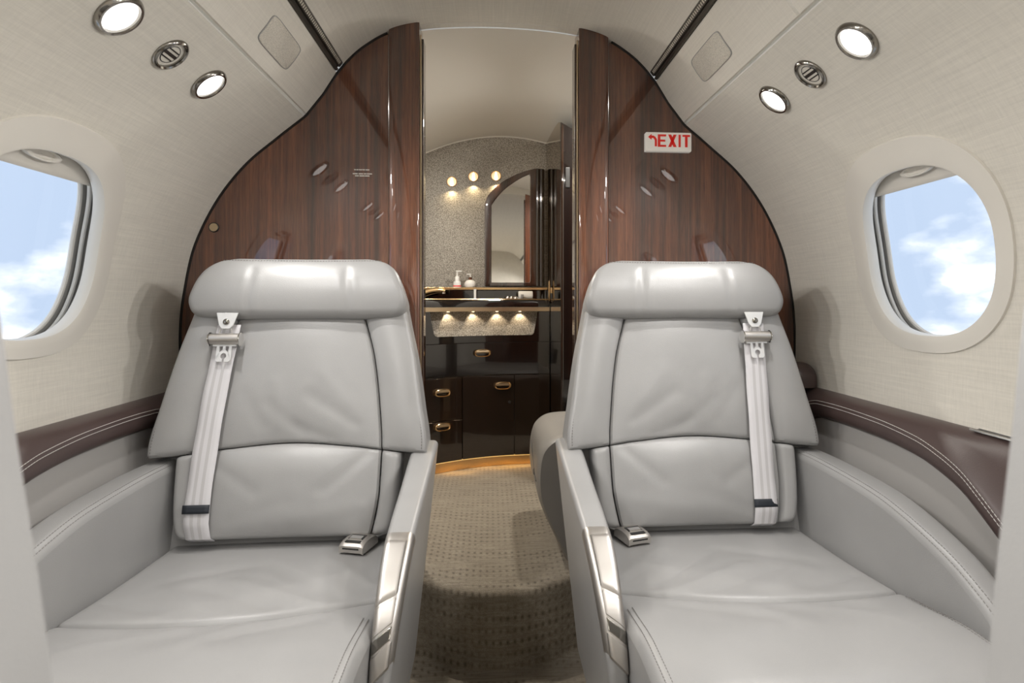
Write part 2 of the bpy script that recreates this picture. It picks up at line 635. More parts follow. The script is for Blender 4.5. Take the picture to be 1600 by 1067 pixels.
# front end of the cabin, behind the camera
mb = MB()
pts = [Vector((-x, Y_FRONT, z)) for x, z in SECP[::-1]] + [Vector((x, Y_FRONT, z)) for x, z in SECP[1:]]
mb.prism(pts, (0, -.03, 0))
tag(mb.build('wall_front', M['linen'], smooth=False), kind='structure')

# ------------------------------------------------------------------ windows
wi = 0
for yc in WIN_Y:
    for side in (-1, 1):
        wi += 1
        root = empty('window_%d' % wi, wpt(side, yc, WIN_S), kind='structure')

        def ring(hw, hh, n, cy=yc, cs=WIN_S, k=2.5, N=120):
            return [wpt(side, *egg(2 * math.pi * j / N, hw, hh, k, cy, cs), n) for j in range(N)]
        IY, IS = yc - .009, WIN_S + .011
        # broad satin bezel
        mb = MB()
        prof = [(0, -.004), (0, .002), (.012, .0042), (.06, .0045), (.5, .0065), (.86, .0085), (.95, .0075), (1.0, .002), (1.01, -.006), (.995, -.012)]
        rows = []
        for q, n in prof:
            rows.append(ring(.189 + (.149 - .189) * q, .190 + (.147 - .190) * q, n, yc + (IY - yc) * q, WIN_S + (IS - WIN_S) * q))
        mb.grid(rows, close_u=True)
        mb.build('bezel', M['cream'], root, angle=50)
        # hollow behind the bezel, with stepped gaskets
        mb = MB()
        mb.grid([ring(.150, .148, -.010, IY, IS), ring(.172, .169, -.014, IY, IS), ring(.174, .171, -.040, IY, IS), ring(.160, .158, -.042, IY, IS)], close_u=True)
        mb.build('reveal', M['gasket'], root, angle=50)
        mb = MB()
        for hw, n, r in ((.166, -.032, .0036), (.160, -.044, .004)):
            mb.tube(ring(hw, hw - .002, n, IY, IS), r, 8, closed=True)
        mb.build('gasket', M['cream'], root)
        # pane
        mb = MB()
        rg = ring(.164, .162, -.047, IY, IS)
        ctr = [sum((p for p in rg), Vector()) / len(rg)]
        rows = [[c0 + (p - c0) * q for p in rg] for q in (1.0, .75, .5, .25, .02) for c0 in ctr]
        # follow the curve of the fuselage
        rows = []
        for q in (1.0, .75, .5, .25, .02):
            rows.append(ring(.164 * q, .162 * q, -.047, IY, IS))
        mb.grid(rows, close_u=True)
        mb.build('pane', M['glass'], root)
        # blind pulled a little way down
        mb = MB()
        drop = WIN_S - .098
        rows = []
        for s in [WIN_S - .165, WIN_S - .14, WIN_S - .12, drop - .008, drop - .004, drop]:
            rows.append([wpt(side, yc + t, s + .0 * abs(t), -.016 if s < drop - .003 else -.018) for t in segs(-.15, .15, 24)])
        rows.append([wpt(side, yc + t, drop, -.026) for t in segs(-.15, .15, 24)])
        mb.grid(rows)
        bl = mb.build('blind', M['shade'], root, angle=30)
        mb = MB()
        N = 28
        hs = WIN_S - .126
        rows = []
        for q, n in ((1, -.017), (1, -.010), (.88, -.007), (.66, -.007), (.58, -.012), (.05, -.0125)):
            rows.append([wpt(side, yc - .038 + .040 * q * math.cos(a), hs + .0095 * q * math.sin(a), n) for a in [2 * math.pi * k / N for k in range(N)]])
        mb.grid(rows, close_u=True)
        mb.build('blind_handle', M['cream'], bl)

# ------------------------------------------------------------------ overhead rails
for side in (-1, 1):
    sd = 'left' if side < 0 else 'right'
    root = empty('ceiling_rail', wpt(side, 0, S_RAIL - .013), 'dark perforated rail running along the %s edge of the headliner' % sd, 'rail', 'headliner rails')
    mb = MB()
    prof = [(-.026, -.012), (-.026, .001), (-.0235, .003), (-.012, .003), (-.0105, -.001), (-.0085, -.001), (-.007, .0035), (-.002, .0035), (0, .001), (0, -.01)]
    mb.grid([[wpt(side, y, S_RAIL + a, n) for a, n in prof] for y in (Y_FRONT, Y_BULK - .012)])
    pts = [wpt(side, Y_BULK - .012, S_RAIL + a, n) for a, n in prof]
    mb.add(pts, [tuple(range(len(pts)))])
    mb.build('rail_strip', M['rail'], root, angle=25)
    mb = MB()
    y = Y_BULK - .03
    while y > 0.2:
        p, e1, e2, n = wframe(side, y, S_RAIL - .018)
        mb.box(p + n * .0033, (.0023, .0035, .0006), (e1, e2, n))
        y -= .0085
    tag(mb.build('perforations', M['perf'], root, smooth=False), kind='stuff')

# ------------------------------------------------------------------ downlights, air vents, speakers
S_LIGHT = 0.640


def light_power(loc, direction, size, watts, col, name, spread=170):
    d = bpy.data.lights.new(name, 'AREA')
    d.shape = 'DISK'
    d.size = size
    d.energy = watts
    d.color = col
    d.spread = math.radians(spread)
    o = bpy.data.objects.new(name, d)
    COL.objects.link(o)
    o.location = loc
    o.rotation_euler = Vector(direction).to_track_quat('-Z', 'Y').to_euler()
    return o


side_w = {-1: 'left', 1: 'right'}
ORD = ['rear', 'first', 'second', 'third', 'fourth', 'fifth']
for k in range(6):
    y0 = 1.133 - PITCH * k
    for side in (-1, 1):
        for j, dy in enumerate((0, -.264)):
            y = y0 + dy
            p, e1, e2, n = wframe(side, y, S_LIGHT)
            if k == 0:
                lab = '%s round white downlight with metal ring above the %s window' % ('smaller-looking, rear' if j == 0 else 'larger-looking, front', side_w[side])
            else:
                lab = '%s round white downlight of the %s pair forward of the rear pair, %s wall' % ('rear' if j == 0 else 'front', ORD[k], side_w[side])
            root = empty('downlight', p, lab, 'light', 'cabin downlights' if k == 0 else 'forward %s downlights' % side_w[side])
            mb = MB()
            mb.lathe(p, e1, e2, n, [(.0345, -.003), (.0345, .001), (.0335, .0035), (.0305, .0065), (.0275, .0065), (.0262, .004), (.0255, -.004)], 36)
            mb.build('ring', M['chrome_dark'], root)
            mb = MB()
            mb.lathe(p, e1, e2, n, [(.0262, .0015), (.0235, .0032), (.015, .0042), (.001, .0046)], 32, cap1=True)
            mb.build('lens', M['lens'], root)
            ld = bpy.data.lights.new('downlight_lamp', 'SPOT')
            ld.energy = CABIN_W
            ld.color = (1.0, 0.975, 0.945)
            ld.spot_size = math.radians(142)
            ld.spot_blend = 0.7
            ld.shadow_soft_size = 0.014
            lp = bpy.data.objects.new('downlight_lamp', ld)
            COL.objects.link(lp)
            lp.parent = root
            lp.location = n * .019
            lp.rotation_euler = n.to_track_quat('-Z', 'Y').to_euler()
        y = y0 - .131
        p, e1, e2, n = wframe(side, y, S_LIGHT)
        lab = ('dark round air vent between the two downlights above the %s window' if k == 0 else 'dark round air vent of the ' + ORD[k] + ' light pair forward, in the %s cabin wall') % side_w[side]
        root = empty('air_vent', p, lab, 'air vent', 'air vents' if k == 0 else 'forward %s air vents' % side_w[side])
        mb = MB()
        mb.lathe(p, e1, e2, n, [(.031, -.003), (.031, .001), (.029, .004), (.026, .0055), (.0235, .0035), (.0225, -.006)], 32)
        mb.build('ring', M['chrome_dark'], root)
        mb = MB()
        mb.lathe(p, e1, e2, n, [(.0228, -.006), (.019, -.001), (.0165, .001), (.0155, -.003)], 28)
        mb.lathe(p, e1, e2, n, [(.023, -.0075), (.001, -.0075)], 28, cap1=True)
        mb.build('cup', M['dark'], root)
        for q in (-.008, 0, .008):
            mb = MB()
            w = math.sqrt(.0155**2 - q * q)
            mb.box(p + (e1 * .5 + e2 * .866) * 0 + e2 * q + n * -.001, (w, .0012 if q else .0028, .0016), (e1, e2, n))
            mb.build('louvre', M['vane'], root, smooth=False)
    # speaker mesh panels
    for side in (-1, 1):
        if k > 3: continue
        yc, sc = 1.20 - PITCH * k, (S_RAIL + S_SEAM) / 2
        p = wpt(side, yc, sc)
        mb = MB()
        N = 64

        def rr(q, n):
            return [wpt(side, *egg(2 * math.pi * j / N, .077 * q, .028 * q, 7, yc, sc, 0), n) for j in range(N)]
        tag_l = 'rounded rectangular speaker mesh in the %s overhead panel' % side_w[side] if k == 0 else '%s speaker mesh forward of the rear one in the %s overhead panel' % (ORD[k], side_w[side])
        root = empty('speaker_grille', p, tag_l, 'speaker', 'overhead speakers')
        mb.grid([rr(1.035, -.002), rr(1.03, .0012), rr(1.0, .0016), rr(.985, .0006)], close_u=True)
        mb.build('frame', M['gasket'], root)
        mb = MB()
        mb.grid([rr(.99, .0008), rr(.97, .0017), rr(.5, .002), rr(.02, .002)], close_u=True)
        mb.build('mesh', M['grille'], root)

# ------------------------------------------------------------------ rear bulkhead
XS_L, XD_L, XD_R, XS_R = -.2645, -.1905, .1925, .2675


def outline(side, xin, inset=.004):
    """bulkhead panel: section outline from x=xin outwards and down to the floor"""
    pts = []
    for s in np.linspace(0, S_END, 260):
        p = wpt(side, 0, float(s), inset)
        if abs(p.x) >= abs(xin) and p.z > 0.012:
            if not pts:
                pts.append((xin, p.z))
            pts.append((p.x, p.z))
    pts.append((pts[-1][0], .004))
    pts.append((xin, .004))
    return pts


for side, xs, nm in ((-1, XS_L - .0015, 'wall_aft_left'), (1, XS_R + .0015, 'wall_aft_right')):
    mb = MB()
    pts = outline(side, xs)
    mb.prism([(x, 1.4835, z) for x, z in pts], (0, .03, 0))
    o = tag(mb.build(nm, M['wood'], smooth=False), kind='structure')
    mb = MB()
    mb.tube([(x, 1.484, z) for x, z in outline(side, xs, .002)[1:-2]], .0035, 6)
    mb.build('edge_trim', M['edge'], o)

# door posts (bowed wood) and recessed sliding door edges
for i, (side, xa, xb) in enumerate(((-1, XS_L, XD_L), (1, XD_R, XS_R))):
    root = empty('trim_%d' % (i + 3), ((xa + xb) / 2, 1.5, 0), kind='structure')
    mb = MB()
    prof = []
    n = 14
    for k in range(n + 1):
        q = k / n
        x = xa + .0012 + (xb - xa - .0024) * q
        e = min(q, 1 - q) * (xb - xa)
        bow = .0015 * (1 - (2 * q - 1)**2)
        prof.append((x, 1.472 - bow + (0.002 * (1 - min(e / .002, 1))**2)))
    prof += [(xb - .0012, 1.545), (xa + .0012, 1.545)]
    rows = []
    for z in (ZF + .001, 1.40):
        rows.append([(x, y, z) for x, y in prof])
    rows.append([(x, y, float(np.interp(abs(x), SX[:80], SZ[:80])) + .004) for x, y in prof])
    mb.grid(rows, close_u=True)
    b = len(mb.v)
    mb.f.append(tuple(range(b - len(prof), b)))
    mb.build('post', M['wood'], root, angle=30)
    mb = MB()
    xe = xb if side < 0 else xa
    mb.box((xe - side * .0035, 1.515, .835), (.0035, .022, .652))
    mb.build('door_edge', M['wood_dark'], root, smooth=False, bevel=.001)
    mb = MB()
    mb.box((xe - side * .001, 1.488, .838), (.0012, .004, .655))
    mb.build('brass_strip', M['brass'], root, smooth=False)

# header over the doorway (thin pale edge of the headliner)
mb = MB()
mb.tube([wpt(-1, 1.49, s, -.002) for s in segs(.195, .004, 12)] + [wpt(1, 1.49, s, -.002) for s in segs(.004, .195, 12)], .0035, 8)
tag(mb.build('trim_5', M['cream']), kind='structure')

# brass coat button, placard, exit sign
p = Vector((-.669, 1.4835, 1.024))
root = empty('wall_button', p, 'small round brass button on the left wood panel', 'button')
X_, Z_, NY = Vector((1, 0, 0)), Vector((0, 0, 1)), Vector((0, -1, 0))
mb = MB()
mb.lathe(p, X_, Z_, NY, [(.0118, 0), (.0118, .002), (.0102, .0035), (.0098, .002)], 28)
mb.build('rim', M['dark'], root)
mb = MB()
mb.lathe(p, X_, Z_, NY, [(.0099, .001), (.0096, .003), (.0005, .0034)], 28, cap1=True)
mb.build('face', M['brass'], root)

root = empty('placard', (-.328, 1.483, 1.157), 'three tiny lines of white lettering on the left wood panel', 'placard')
for z, words in ((1.165, [(-.3465, .004), (-.341, .0045), (-.3355, .0075), (-.327, .006), (-.3195, .0095)]),
                 (1.1555, [(-.350, .012), (-.336, .0105), (-.3238, .006), (-.3165, .012)]),
                 (1.1505, [(-.3445, .0085), (-.334, .0115), (-.321, .0105)])):
    for x, w in words:
        mb = MB()
        k = 0
        xx = x
        while xx < x + w - .0006:
            hgt = .0012 if (k % 3) else .0014
            mb.box((xx + .0006, 1.4832, z), (.00055, .0002, hgt))
            xx += .0015
            k += 1
        mb.build('word', M['white'], root, smooth=False)

root = empty('exit_sign', (.416, 1.475, 1.22), 'white EXIT sign with red letters and arrow on right panel', 'sign')
mb = MB()
x0, x1, z0, z1 = .358, .474, 1.2195, 1.267
r_ = .004
cor = []
for cx, cz, a0 in ((x1 - r_, z1 - r_, 0), (x0 + r_, z1 - r_, 90), (x0 + r_ * .4, z0 + r_ * .4, 180), (x1 - r_, z0 + r_, 270)):
    rq = r_ * (.4 if a0 == 180 else 1)
    for k in range(6):
        a = math.radians(a0 + 18 * k)
        cor.append((cx + rq * math.cos(a), 1.4835, cz + rq * math.sin(a)))
mb.prism(cor, (0, -.014, 0))
mb.build('plate', M['sign'], root, smooth=False, bevel=.002)
YF = 1.4692


def sx(f): return x0 + (x1 - x0) * f


def sz(f): return z0 + (z1 - z0) * f


def letter(polys, nm='letter'):
    mb = MB()
    for poly in polys:
        mb.prism([(sx(a), YF, sz(b)) for a, b in poly], (0, -.0008, 0))
    return mb.build(nm, M['red'], root, smooth=False)


def bar(a0, a1, b0, b1): return [(a0, b0), (a1, b0), (a1, b1), (a0, b1)]


B0, B1 = .24, .88
letter([bar(.265, .32, B0, B1), bar(.32, .445, B1 - .10, B1), bar(.32, .425, .51, .61), bar(.32, .445, B0, B0 + .10)])
letter([[(.49, B0), (.555, B0), (.67, B1), (.605, B1)], [(.605, B0), (.67, B0), (.555, B1), (.49, B1)]])
letter([bar(.715, .76, B0, B1)])
letter([bar(.855, .91, B0, B1 - .10), bar(.80, .965, B1 - .10, B1)])
letter([[(.055, .74), (.13, .90), (.13, .60)], [(.12, .69), (.12, .81), (.17, .81), (.21, .75), (.245, .62), (.245, .26), (.20, .26), (.20, .58), (.18, .66), (.16, .69)]], 'arrow')

# ------------------------------------------------------------------ side ledges
LZ = interp([(.62, .40), (.70, .452), (.76, .496), (.82, .541), (.85, .563), (.885, .586), (.925, .602), (.985, .617), (1.10, .627), (1.2, .629), (1.29, .627), (1.36, .611), (1.42, .585), (1.48, .56)])
for side in (-1, 1):
    root = empty('side_ledge', (side * .71, 1.0, 0), 'dark brown stitched leather arm ledge along the %s cabin wall' % side_w[side], 'ledge', 'brown leather side ledges')
    ys = segs(.55, 1.475, 60)
    xw = .7475
    mb = MB()
    rows = []
    for y in ys:
        zs = LZ(y)
        zt = max(.646, zs + .01)
        rows.append([(side * x, y, z) for x, z in ((xw, .648), (.735, .6485), (.726, .6485 - .10 * (.642 - zs) - .0005), (.716, .645 - .42 * (.63 - zs)), (.708, zs + .011), (.703, zs + .004), (.701, zs), (.7005, zs - .004),
                                                   (.700, zs - .012), (.701, zs - .022), (.705, zs - .030), (.713, zs - .034), (.73, zs - .035))])
    mb.grid(rows)
    mb.build('pad', M['brown'], root, angle=60)
    for off in (0.0035, -.0035):
        mb = MB()
        y = .62
        while y < 1.46:
            za, zb = LZ(y) + off, LZ(y + .0042) + off
            xx = .7018 - (.001 if off < 0 else 0)
            mb.tube([(side * (xx - .0008), y, za), (side * (xx - .0012), y + .0021, (za + zb) / 2 + .0002), (side * (xx - .0008), y + .0042, zb)], .0006, 5)
            y += .0056
        tag(mb.build('stitching', M['thread'], root), kind='stuff')
    # grey lower panel
    mb = MB()
    rows = []
    for y in segs(.55, 1.475, 30):
        zs = LZ(y)
        rows.append([(side * x, y, z) for x, z in ((.728, zs - .030), (.718, zs - .06), (.702, .40), (.668, .25), (.622, .10), (.592, .02))])
    mb.grid(rows)
    mb.build('lower_panel', M['side'], root)
# table slot let into the top of the right ledge
root = empty('table_slot', (.736, .84, .649), 'dark table slot with thin chrome edges in right ledge top', 'table slot')
mb = MB()
mb.box((.7355, .80, .6494), (.0065, .095, .0009))
mb.build('slot', M['dark'], root, smooth=False, bevel=.0004)
for x in (.7275, .7435):
    mb = MB()
    mb.box((x, .80, .6499), (.0013, .097, .0014))
    mb.build('chrome_edge', M['chrome'], root, smooth=False, bevel=.0004)
# upright end pad at the rear of the right ledge
root = empty('ledge_end_pad', (.715, 1.41, .62), 'rounded dark leather pad standing at the rear end of right ledge', 'pad')
mb = MB()
rows = []
for q in segs(0, 1, 10):
    ins = .012 * (1 - math.sqrt(max(0, 1 - (2 * q - 1)**4)))
    poly = []
    for a in segs(0, math.pi, 16):
        poly.append((1.415 + (.056 - ins) * math.cos(a), .668 + (.036 - ins) * math.sin(a)))
    poly = [(1.415 + .056 - ins, .649)] + poly + [(1.415 - .056 + ins, .649)]
    rows.append([(.690 + .052 * q, y, z) for y, z in poly])
mb.grid(rows)
for r in (rows[0], rows[-1]): mb.add(r, [tuple(range(len(r)))])
mb.build('pad_body', M['brown'], root, angle=50)

# ------------------------------------------------------------------ seats
YB0, ZB0, KB = 1.20, .39, .28
NL = math.hypot(1, KB)


def wspace(n):
    return [0.45 * (i / n) + 0.55 * (.5 - .5 * math.cos(math.pi * i / n)) for i in range(n + 1)]


def edge_drop(d, r):
    return r - math.sqrt(max(0, r * r - (r - d)**2)) if d < r else 0.0


def patch(mapf, sL, sR, zB, zT, nf, nu, nv, r, depth, creases=()):
    mb = MB()
    U, V = wspace(nu), wspace(nv)
    rows = []
    info = []
    for v in V:
        row, inf = [], []
        for u in U:
            a, b = zB(u), zT(u)
            z = a + (b - a) * v
            l, rr_ = sL(z), sR(z)
            s = l + (rr_ - l) * u
            du = min(u, 1 - u) * (rr_ - l)
            dv = min(v, 1 - v) * (b - a)
            n = nf(s, z, u, v) - edge_drop(du, r) - edge_drop(dv, r)
            for (sa, za, sb, zb, dep, wid) in creases:
                ex, ez = sb - sa, zb - za
                L2 = ex * ex + ez * ez
                t = min(1, max(0, ((s - sa) * ex + (z - za) * ez) / L2))
                dd = math.hypot(s - sa - ex * t, z - za - ez * t)
                if dd < 3 * wid:
                    n += dep * math.exp(-(dd / wid)**2)
            row.append(mapf(s, z, n))
            inf.append((s, z, n))
        rows.append(row)
        info.append(inf)
    mb.grid(rows)
    rim = info[0] + [q[-1] for q in info[1:]] + info[-1][-2::-1] + [q[0] for q in info[-2:0:-1]]
    mb.grid([[mapf(s, z, n) for s, z, n in rim], [mapf(s, z, n - depth) for s, z, n in rim]], close_u=True)
    b = len(mb.v)
    mb.f.append(tuple(range(b - len(rim), b)))
    return mb


def stitch_line(pts, r=.0007, dash=.0035, gap=.0022):
    mb = MB()
    P = [Vector(p) for p in pts]
    L = [0]
    for a, b in zip(P[:-1], P[1:]): L.append(L[-1] + (b - a).length)

    def at(d):
        for i in range(len(P) - 1):
            if d <= L[i + 1]:
                return P[i].lerp(P[i + 1], (d - L[i]) / max(1e-9, L[i + 1] - L[i]))
        return P[-1]
    d = 0
    while d + dash < L[-1]:
        a, b = at(d), at(d + dash)
        mb.tube([a, b], r, 4)
        d += dash + gap
    return mb


WING = interp([(.53, .262), (.56, .263), (.64, .251), (.74, .233), (.81, .216), (.86, .204), (.90, .186), (.925, .16), (.935, .13)])
CEN = interp([(.395, .158), (.41, .163), (.48, .173), (.555, .174), (.63, .167), (.73, .151), (.81, .127), (.85, .115)])
LOW = interp([(.395, .186), (.41, .198), (.45, .207), (.50, .211), (.56, .214)])
ARCH = interp([(-.27, .541), (-.21, .546), (-.12, .558), (0, .567), (.12, .558), (.21, .546), (.27, .541)])


def nbase(s, z):
    return .022 * (s / .26)**2


# arm profiles as (y, z) running from the back to the front and down
ARM_IN = [(1.285, .560), (1.21, .551), (1.14, .537), (1.065, .522), (1.00, .511), (.93, .494), (.885, .470), (.85, .438), (.826, .404), (.808, .36), (.797, .30), (.792, .22), (.790, .13)]
ARM_OUT = [(1.30, .534), (1.25, .537), (1.18, .5385), (1.10, .537), (.98, .530), (.90, .516), (.82, .494), (.77, .473), (.725, .446), (.695, .405), (.68, .35), (.674, .29), (.672, .21)]


def arm_mesh(mapx, prof, s_in, s_out, rad, slant=0.0, per=6, zb=.11):
    P = catmull([(0, y, z) for y, z in prof], per)
    T = []
    for i in range(len(P)):
        t = (P[min(i + 1, len(P) - 1)] - P[max(i - 1, 0)]).normalized()
        T.append(Vector((0, -t.z, t.y)))       # points into the arm
    lay = []
    for k in range(7):
        a = math.pi / 2 * k / 6
        lay.append((s_in + rad - rad * math.cos(a), rad - rad * math.sin(a)))
    for k in range(7):
        a = math.pi / 2 * (6 - k) / 6
        lay.append((s_out - rad + rad * math.cos(a), rad - rad * math.sin(a)))
    mb = MB()
    rows = []
    # vertical faces down to the bottom on both sides
    for li, (s, ins) in enumerate(lay):
        row = []
        for p, t in zip(P, T):
            q = p + t * ins
            ss = s
            if li >= 7 and slant: ss = s - slant * max(0, .545 - q.z)
            row.append(Vector((mapx(ss), q.y, q.z)))
        rows.append(row)
    mb.grid(rows)

    def face(s, li):
        ins = rad
        top = [p + t * ins for p, t in zip(P, T)]
        r0, r1, r2 = [], [], []
        for q in top:
            for rr_, f in ((r0, 0), (r1, .5), (r2, 1)):
                z = q.z + (min(zb, q.z) - q.z) * f
                ss = s - (slant * max(0, .545 - z) if li else 0)
                rr_.append(Vector((mapx(ss), q.y, z)))
        mb.grid([r0, r1, r2])
    face(s_in, 0)
    face(s_out, 1)
    return mb, P, T


def make_seat(cx, sg, lab, group, KB=KB):
    """sg=+1: outboard is +x.  Built where the rear seat stands."""
    root = empty('cabin_seat', (cx, 1.0, 0), lab, 'seat', group)

    def mx(s): return cx + sg * s

    def B(s, z, n):
        return Vector((mx(s), YB0 + (z - ZB0) * KB - n / NL, z + n * KB / NL))
    NL = math.hypot(1, KB)
    # ---- backrest panels
    g = .0007
    cr_up = [(-.12, .60, -.03, .655, -.0035, .012), (-.02, .585, .05, .64, -.003, .011), (-.08, .57, .0, .60, -.003, .010), (.06, .60, .10, .66, -.0025, .012), (-.10, .64, -.05, .70, .002, .012), (.02, .60, .04, .68, .0022, .012)]
    cr_lo = [(-.15, .545, -.07, .48, -.003, .010), (.15, .535, .06, .48, -.0025, .011), (-.14, .45, -.02, .43, .002, .014), (.0, .46, .10, .43, -.002, .014)]
    up = patch(B, lambda z: -CEN(z) + g, lambda z: CEN(z) - g, lambda u: ARCH((2 * u - 1) * .172) + g, lambda u: .85,
               lambda s, z, u, v: nbase(s, z) + .016 + .012 * (1 - (2 * u - 1)**2) * (1 - (2 * v - 1)**4), 46, 46, .006, .05, [c[:4] + (c[4] * .55, c[5]) for c in cr_up])
    up.build('backrest_panel', M['leather'], root)
    lo = patch(B, lambda z: -CEN(z) + g, lambda z: CEN(z) - g, lambda u: .398, lambda u: ARCH((2 * u - 1) * .172) - g,
               lambda s, z, u, v: nbase(s, z) + .016 + .022 * (1 - (2 * u - 1)**2) * (1 - (2 * v - 1)**4), 46, 34, .006, .05, [c[:4] + (c[4] * .7, c[5]) for c in cr_lo])
    lo.build('lumbar_panel', M['leather'], root)
    for w in (-1, 1):
        inner = (lambda z: CEN(z) + g)
        if w > 0:
            sl, sr = inner, (lambda z: WING(z))
        else:
            sl, sr = (lambda z: -WING(z)), (lambda z: -CEN(z) - g)

        def zb(u, w=w):
            q = u if w > 0 else 1 - u
            return ARCH(.17 + .09 * q) + g
        wing = patch(B, sl, sr, zb, lambda u: .93, lambda s, z, u, v: nbase(s, z) + .016 + .010 * (1 - (2 * u - 1)**2) * (1 - (2 * v - 1)**6), 24, 44, .008, .085)
        bw = wing.build('wing_bolster', M['leather'], root)
        # twin seam lines round the outer edge of the wing
        pts = [B(w * (WING(z) - .0085), z, nbase(WING(z), z) + .0172) for z in np.linspace(.55, .88, 40)]
        stitch_line(pts).build('stitching', M['thread_dark'], bw)['kind'] = 'stuff'
        if w > 0: sl, sr = inner, (lambda z: LOW(z))
        else: sl, sr = (lambda z: -LOW(z)), (lambda z: -CEN(z) - g)

        def zt(u, w=w):
            q = u if w > 0 else 1 - u
            return ARCH(.17 + .045 * q) - g
        lw = patch(B, sl, sr, lambda u: .40, zt, lambda s, z, u, v: nbase(s, z) + .014 + .006 * (1 - (2 * u - 1)**2), 14, 26, .010, .06)
        lw.build('lumbar_bolster', M['leather'], root)
    # ---- back shell
    def Bk(s, z, n): return B(s, z, -.055 - n)
    sh = patch(Bk, lambda z: -WING(z) + .004, lambda z: WING(z) - .004, lambda u: .36, lambda u: .932, lambda s, z, u, v: .02 + .02 * (1 - (2 * u - 1)**2), 20, 30, .02, .035)
    sh.build('back_shell', M['leather'], root)
    # ---- headrest
    HR = interp([(.806, .186), (.812, .205), (.822, .213), (.835, .2155), (.865, .208), (.89, .198), (.905, .188), (.918, .172), (.926, .152), (.93, .135)])
    cr_h = [(-.098, .81, -.092, .90, -.0042, .006), (-.082, .815, -.080, .88, .002, .006), (-.112, .815, -.108, .88, .002, .006), (.100, .81, .096, .90, -.0038, .006), (.113, .815, .110, .88, .002, .006), (.086, .82, .084, .88, .0018, .006)]
    hr = patch(B, lambda z: -HR(z), lambda z: HR(z), lambda u: .8065, lambda u: .930,
               lambda s, z, u, v: nbase(s, z) * .6 + .044 + .016 * math.sin(math.pi * min(1, v * 1.05))**.8 * 1.0, 70, 34, .014, .055, [c[:4] + (c[4] * .5, c[5] * 1.2) for c in cr_h])
    hr = hr.build('headrest', M['leather'], root)
    pts = []
    for z in np.linspace(.82, .915, 16): pts.append(B(-HR(z) + .008, z, nbase(.2, z) * .6 + .0435))
    for s in np.linspace(-HR(.92) + .01, HR(.92) - .01, 40): pts.append(B(s, .9225, nbase(s, .92) * .6 + .044))
    for z in np.linspace(.915, .82, 16): pts.append(B(HR(z) - .008, z, nbase(.2, z) * .6 + .0435))
    tag(stitch_line(pts, .0007).build('stitching', M['thread_dark'], hr), kind='stuff')
    # ---- cushion (rear part and thigh pad)
    CZ = interp([(.60, .405), (.66, .421), (.74, .423), (.84, .411), (.92, .400), (1.05, .390), (1.22, .384)])

    def C(s, y, n): return Vector((mx(s), y, CZ(y) + n))
    ie, oe = -.232, .222
    crease_y = interp([(-.25, .955), (-.15, .915), (-.05, .885), (.05, .875), (.15, .885), (.24, .905)])
    cr_c = [(-.16, .95, -.02, 1.08, -.002, .012), (-.12, .93, .02, 1.02, .0025, .012), (-.06, .92, .06, 1.0, -.002, .012), (.03, .915, .12, 1.0, .0022, .013), (-.2, 1.0, -.1, 1.12, .0018, .013), (.10, .92, .19, .97, -.002, .011),
            (.0, 1.10, .14, 1.04, -.0015, .015)]
    cu = patch(C, lambda y: ie, lambda y: oe, lambda u: crease_y(ie + (oe - ie) * u) + .001, lambda u: 1.245,
               lambda s, y, u, v: -.004 + .008 * (1 - (2 * u - 1)**2) * math.sin(math.pi * min(1, .25 + v * .75)), 46, 40, .014, .10, [c[:4] + (c[4] * 1.5, c[5]) for c in cr_c])
    cu.build('seat_cushion', M['leather'], root)
    cr_t = [(-.15, .87, -.03, .80, -.0015, .015), (.03, .85, .12, .79, .002, .018), (-.05, .86, .0, .78, .0018, .016)]
    th = patch(C, lambda y: ie + .002, lambda y: oe - .002, lambda u: .60, lambda u: crease_y(ie + (oe - ie) * u) - .001,
               lambda s, y, u, v: -.002 + .010 * (1 - (2 * u - 1)**4) * math.sin(math.pi * min(1, .35 + v * .65)), 46, 30, .016, .16, [c[:4] + (c[4] * 1.4, c[5]) for c in cr_t])
    th = th.build('thigh_pad', M['leather'], root)
    for e, dd in ((-1, ie), (1, oe)):
        for o_ in (.012, .019):
            pts = [C(dd - e * o_, y, -.0015 if o_ < .015 else .0005) for y in np.linspace(.63, .87, 30)]
            tag(stitch_line(pts).build('stitching', M['thread_dark'], th), kind='stuff')
    # ---- arms
    mb, P, T = arm_mesh(mx, [(y, z) for y, z in ARM_OUT], .223, .284, .016, slant=.15, zb=.20)
    oa = mb.build('outboard_arm', M['leather'], root, angle=60)
    for off in (.0045, .0105):
        pts = [Vector((mx(.223 + off), p.y + t.y * (.016 - math.sqrt(max(0, .016**2 - (.016 - off)**2))), p.z + t.z * (.016 - math.sqrt(max(0, .016**2 - (.016 - off)**2))))) for p, t in zip(P[8:66], T[8:66])]
        tag(stitch_line(pts).build('stitching', M['thread_dark'], oa), kind='stuff')
    mb, P, T = arm_mesh(lambda s: mx(-s), [(y, z) for y, z in ARM_IN], .231, .280, .010, slant=.11)
    ia = mb.build('aisle_arm', M['leather'], root, angle=60)
    for so, zz in ((.2345, .003), (.2755, .003)):
        pts = [Vector((mx(-(so - (.11 * max(0, .545 - p.z) if so > .25 else 0))), p.y + t.y * zz, p.z + t.z * zz)) for p, t in zip(P, T)]
        tag(stitch_line(pts).build('stitching', M['thread_dark'], ia), kind='stuff')
    # ---- satin metal cover on the aisle arm
    SS = [0]
    for a, b in zip(P[:-1], P[1:]): SS.append(SS[-1] + (b - a).length)
    iy = min(range(len(P)), key=lambda i: abs(P[i].y - .945) + (0 if P[i].z > .45 else 9))
    d0 = SS[iy]

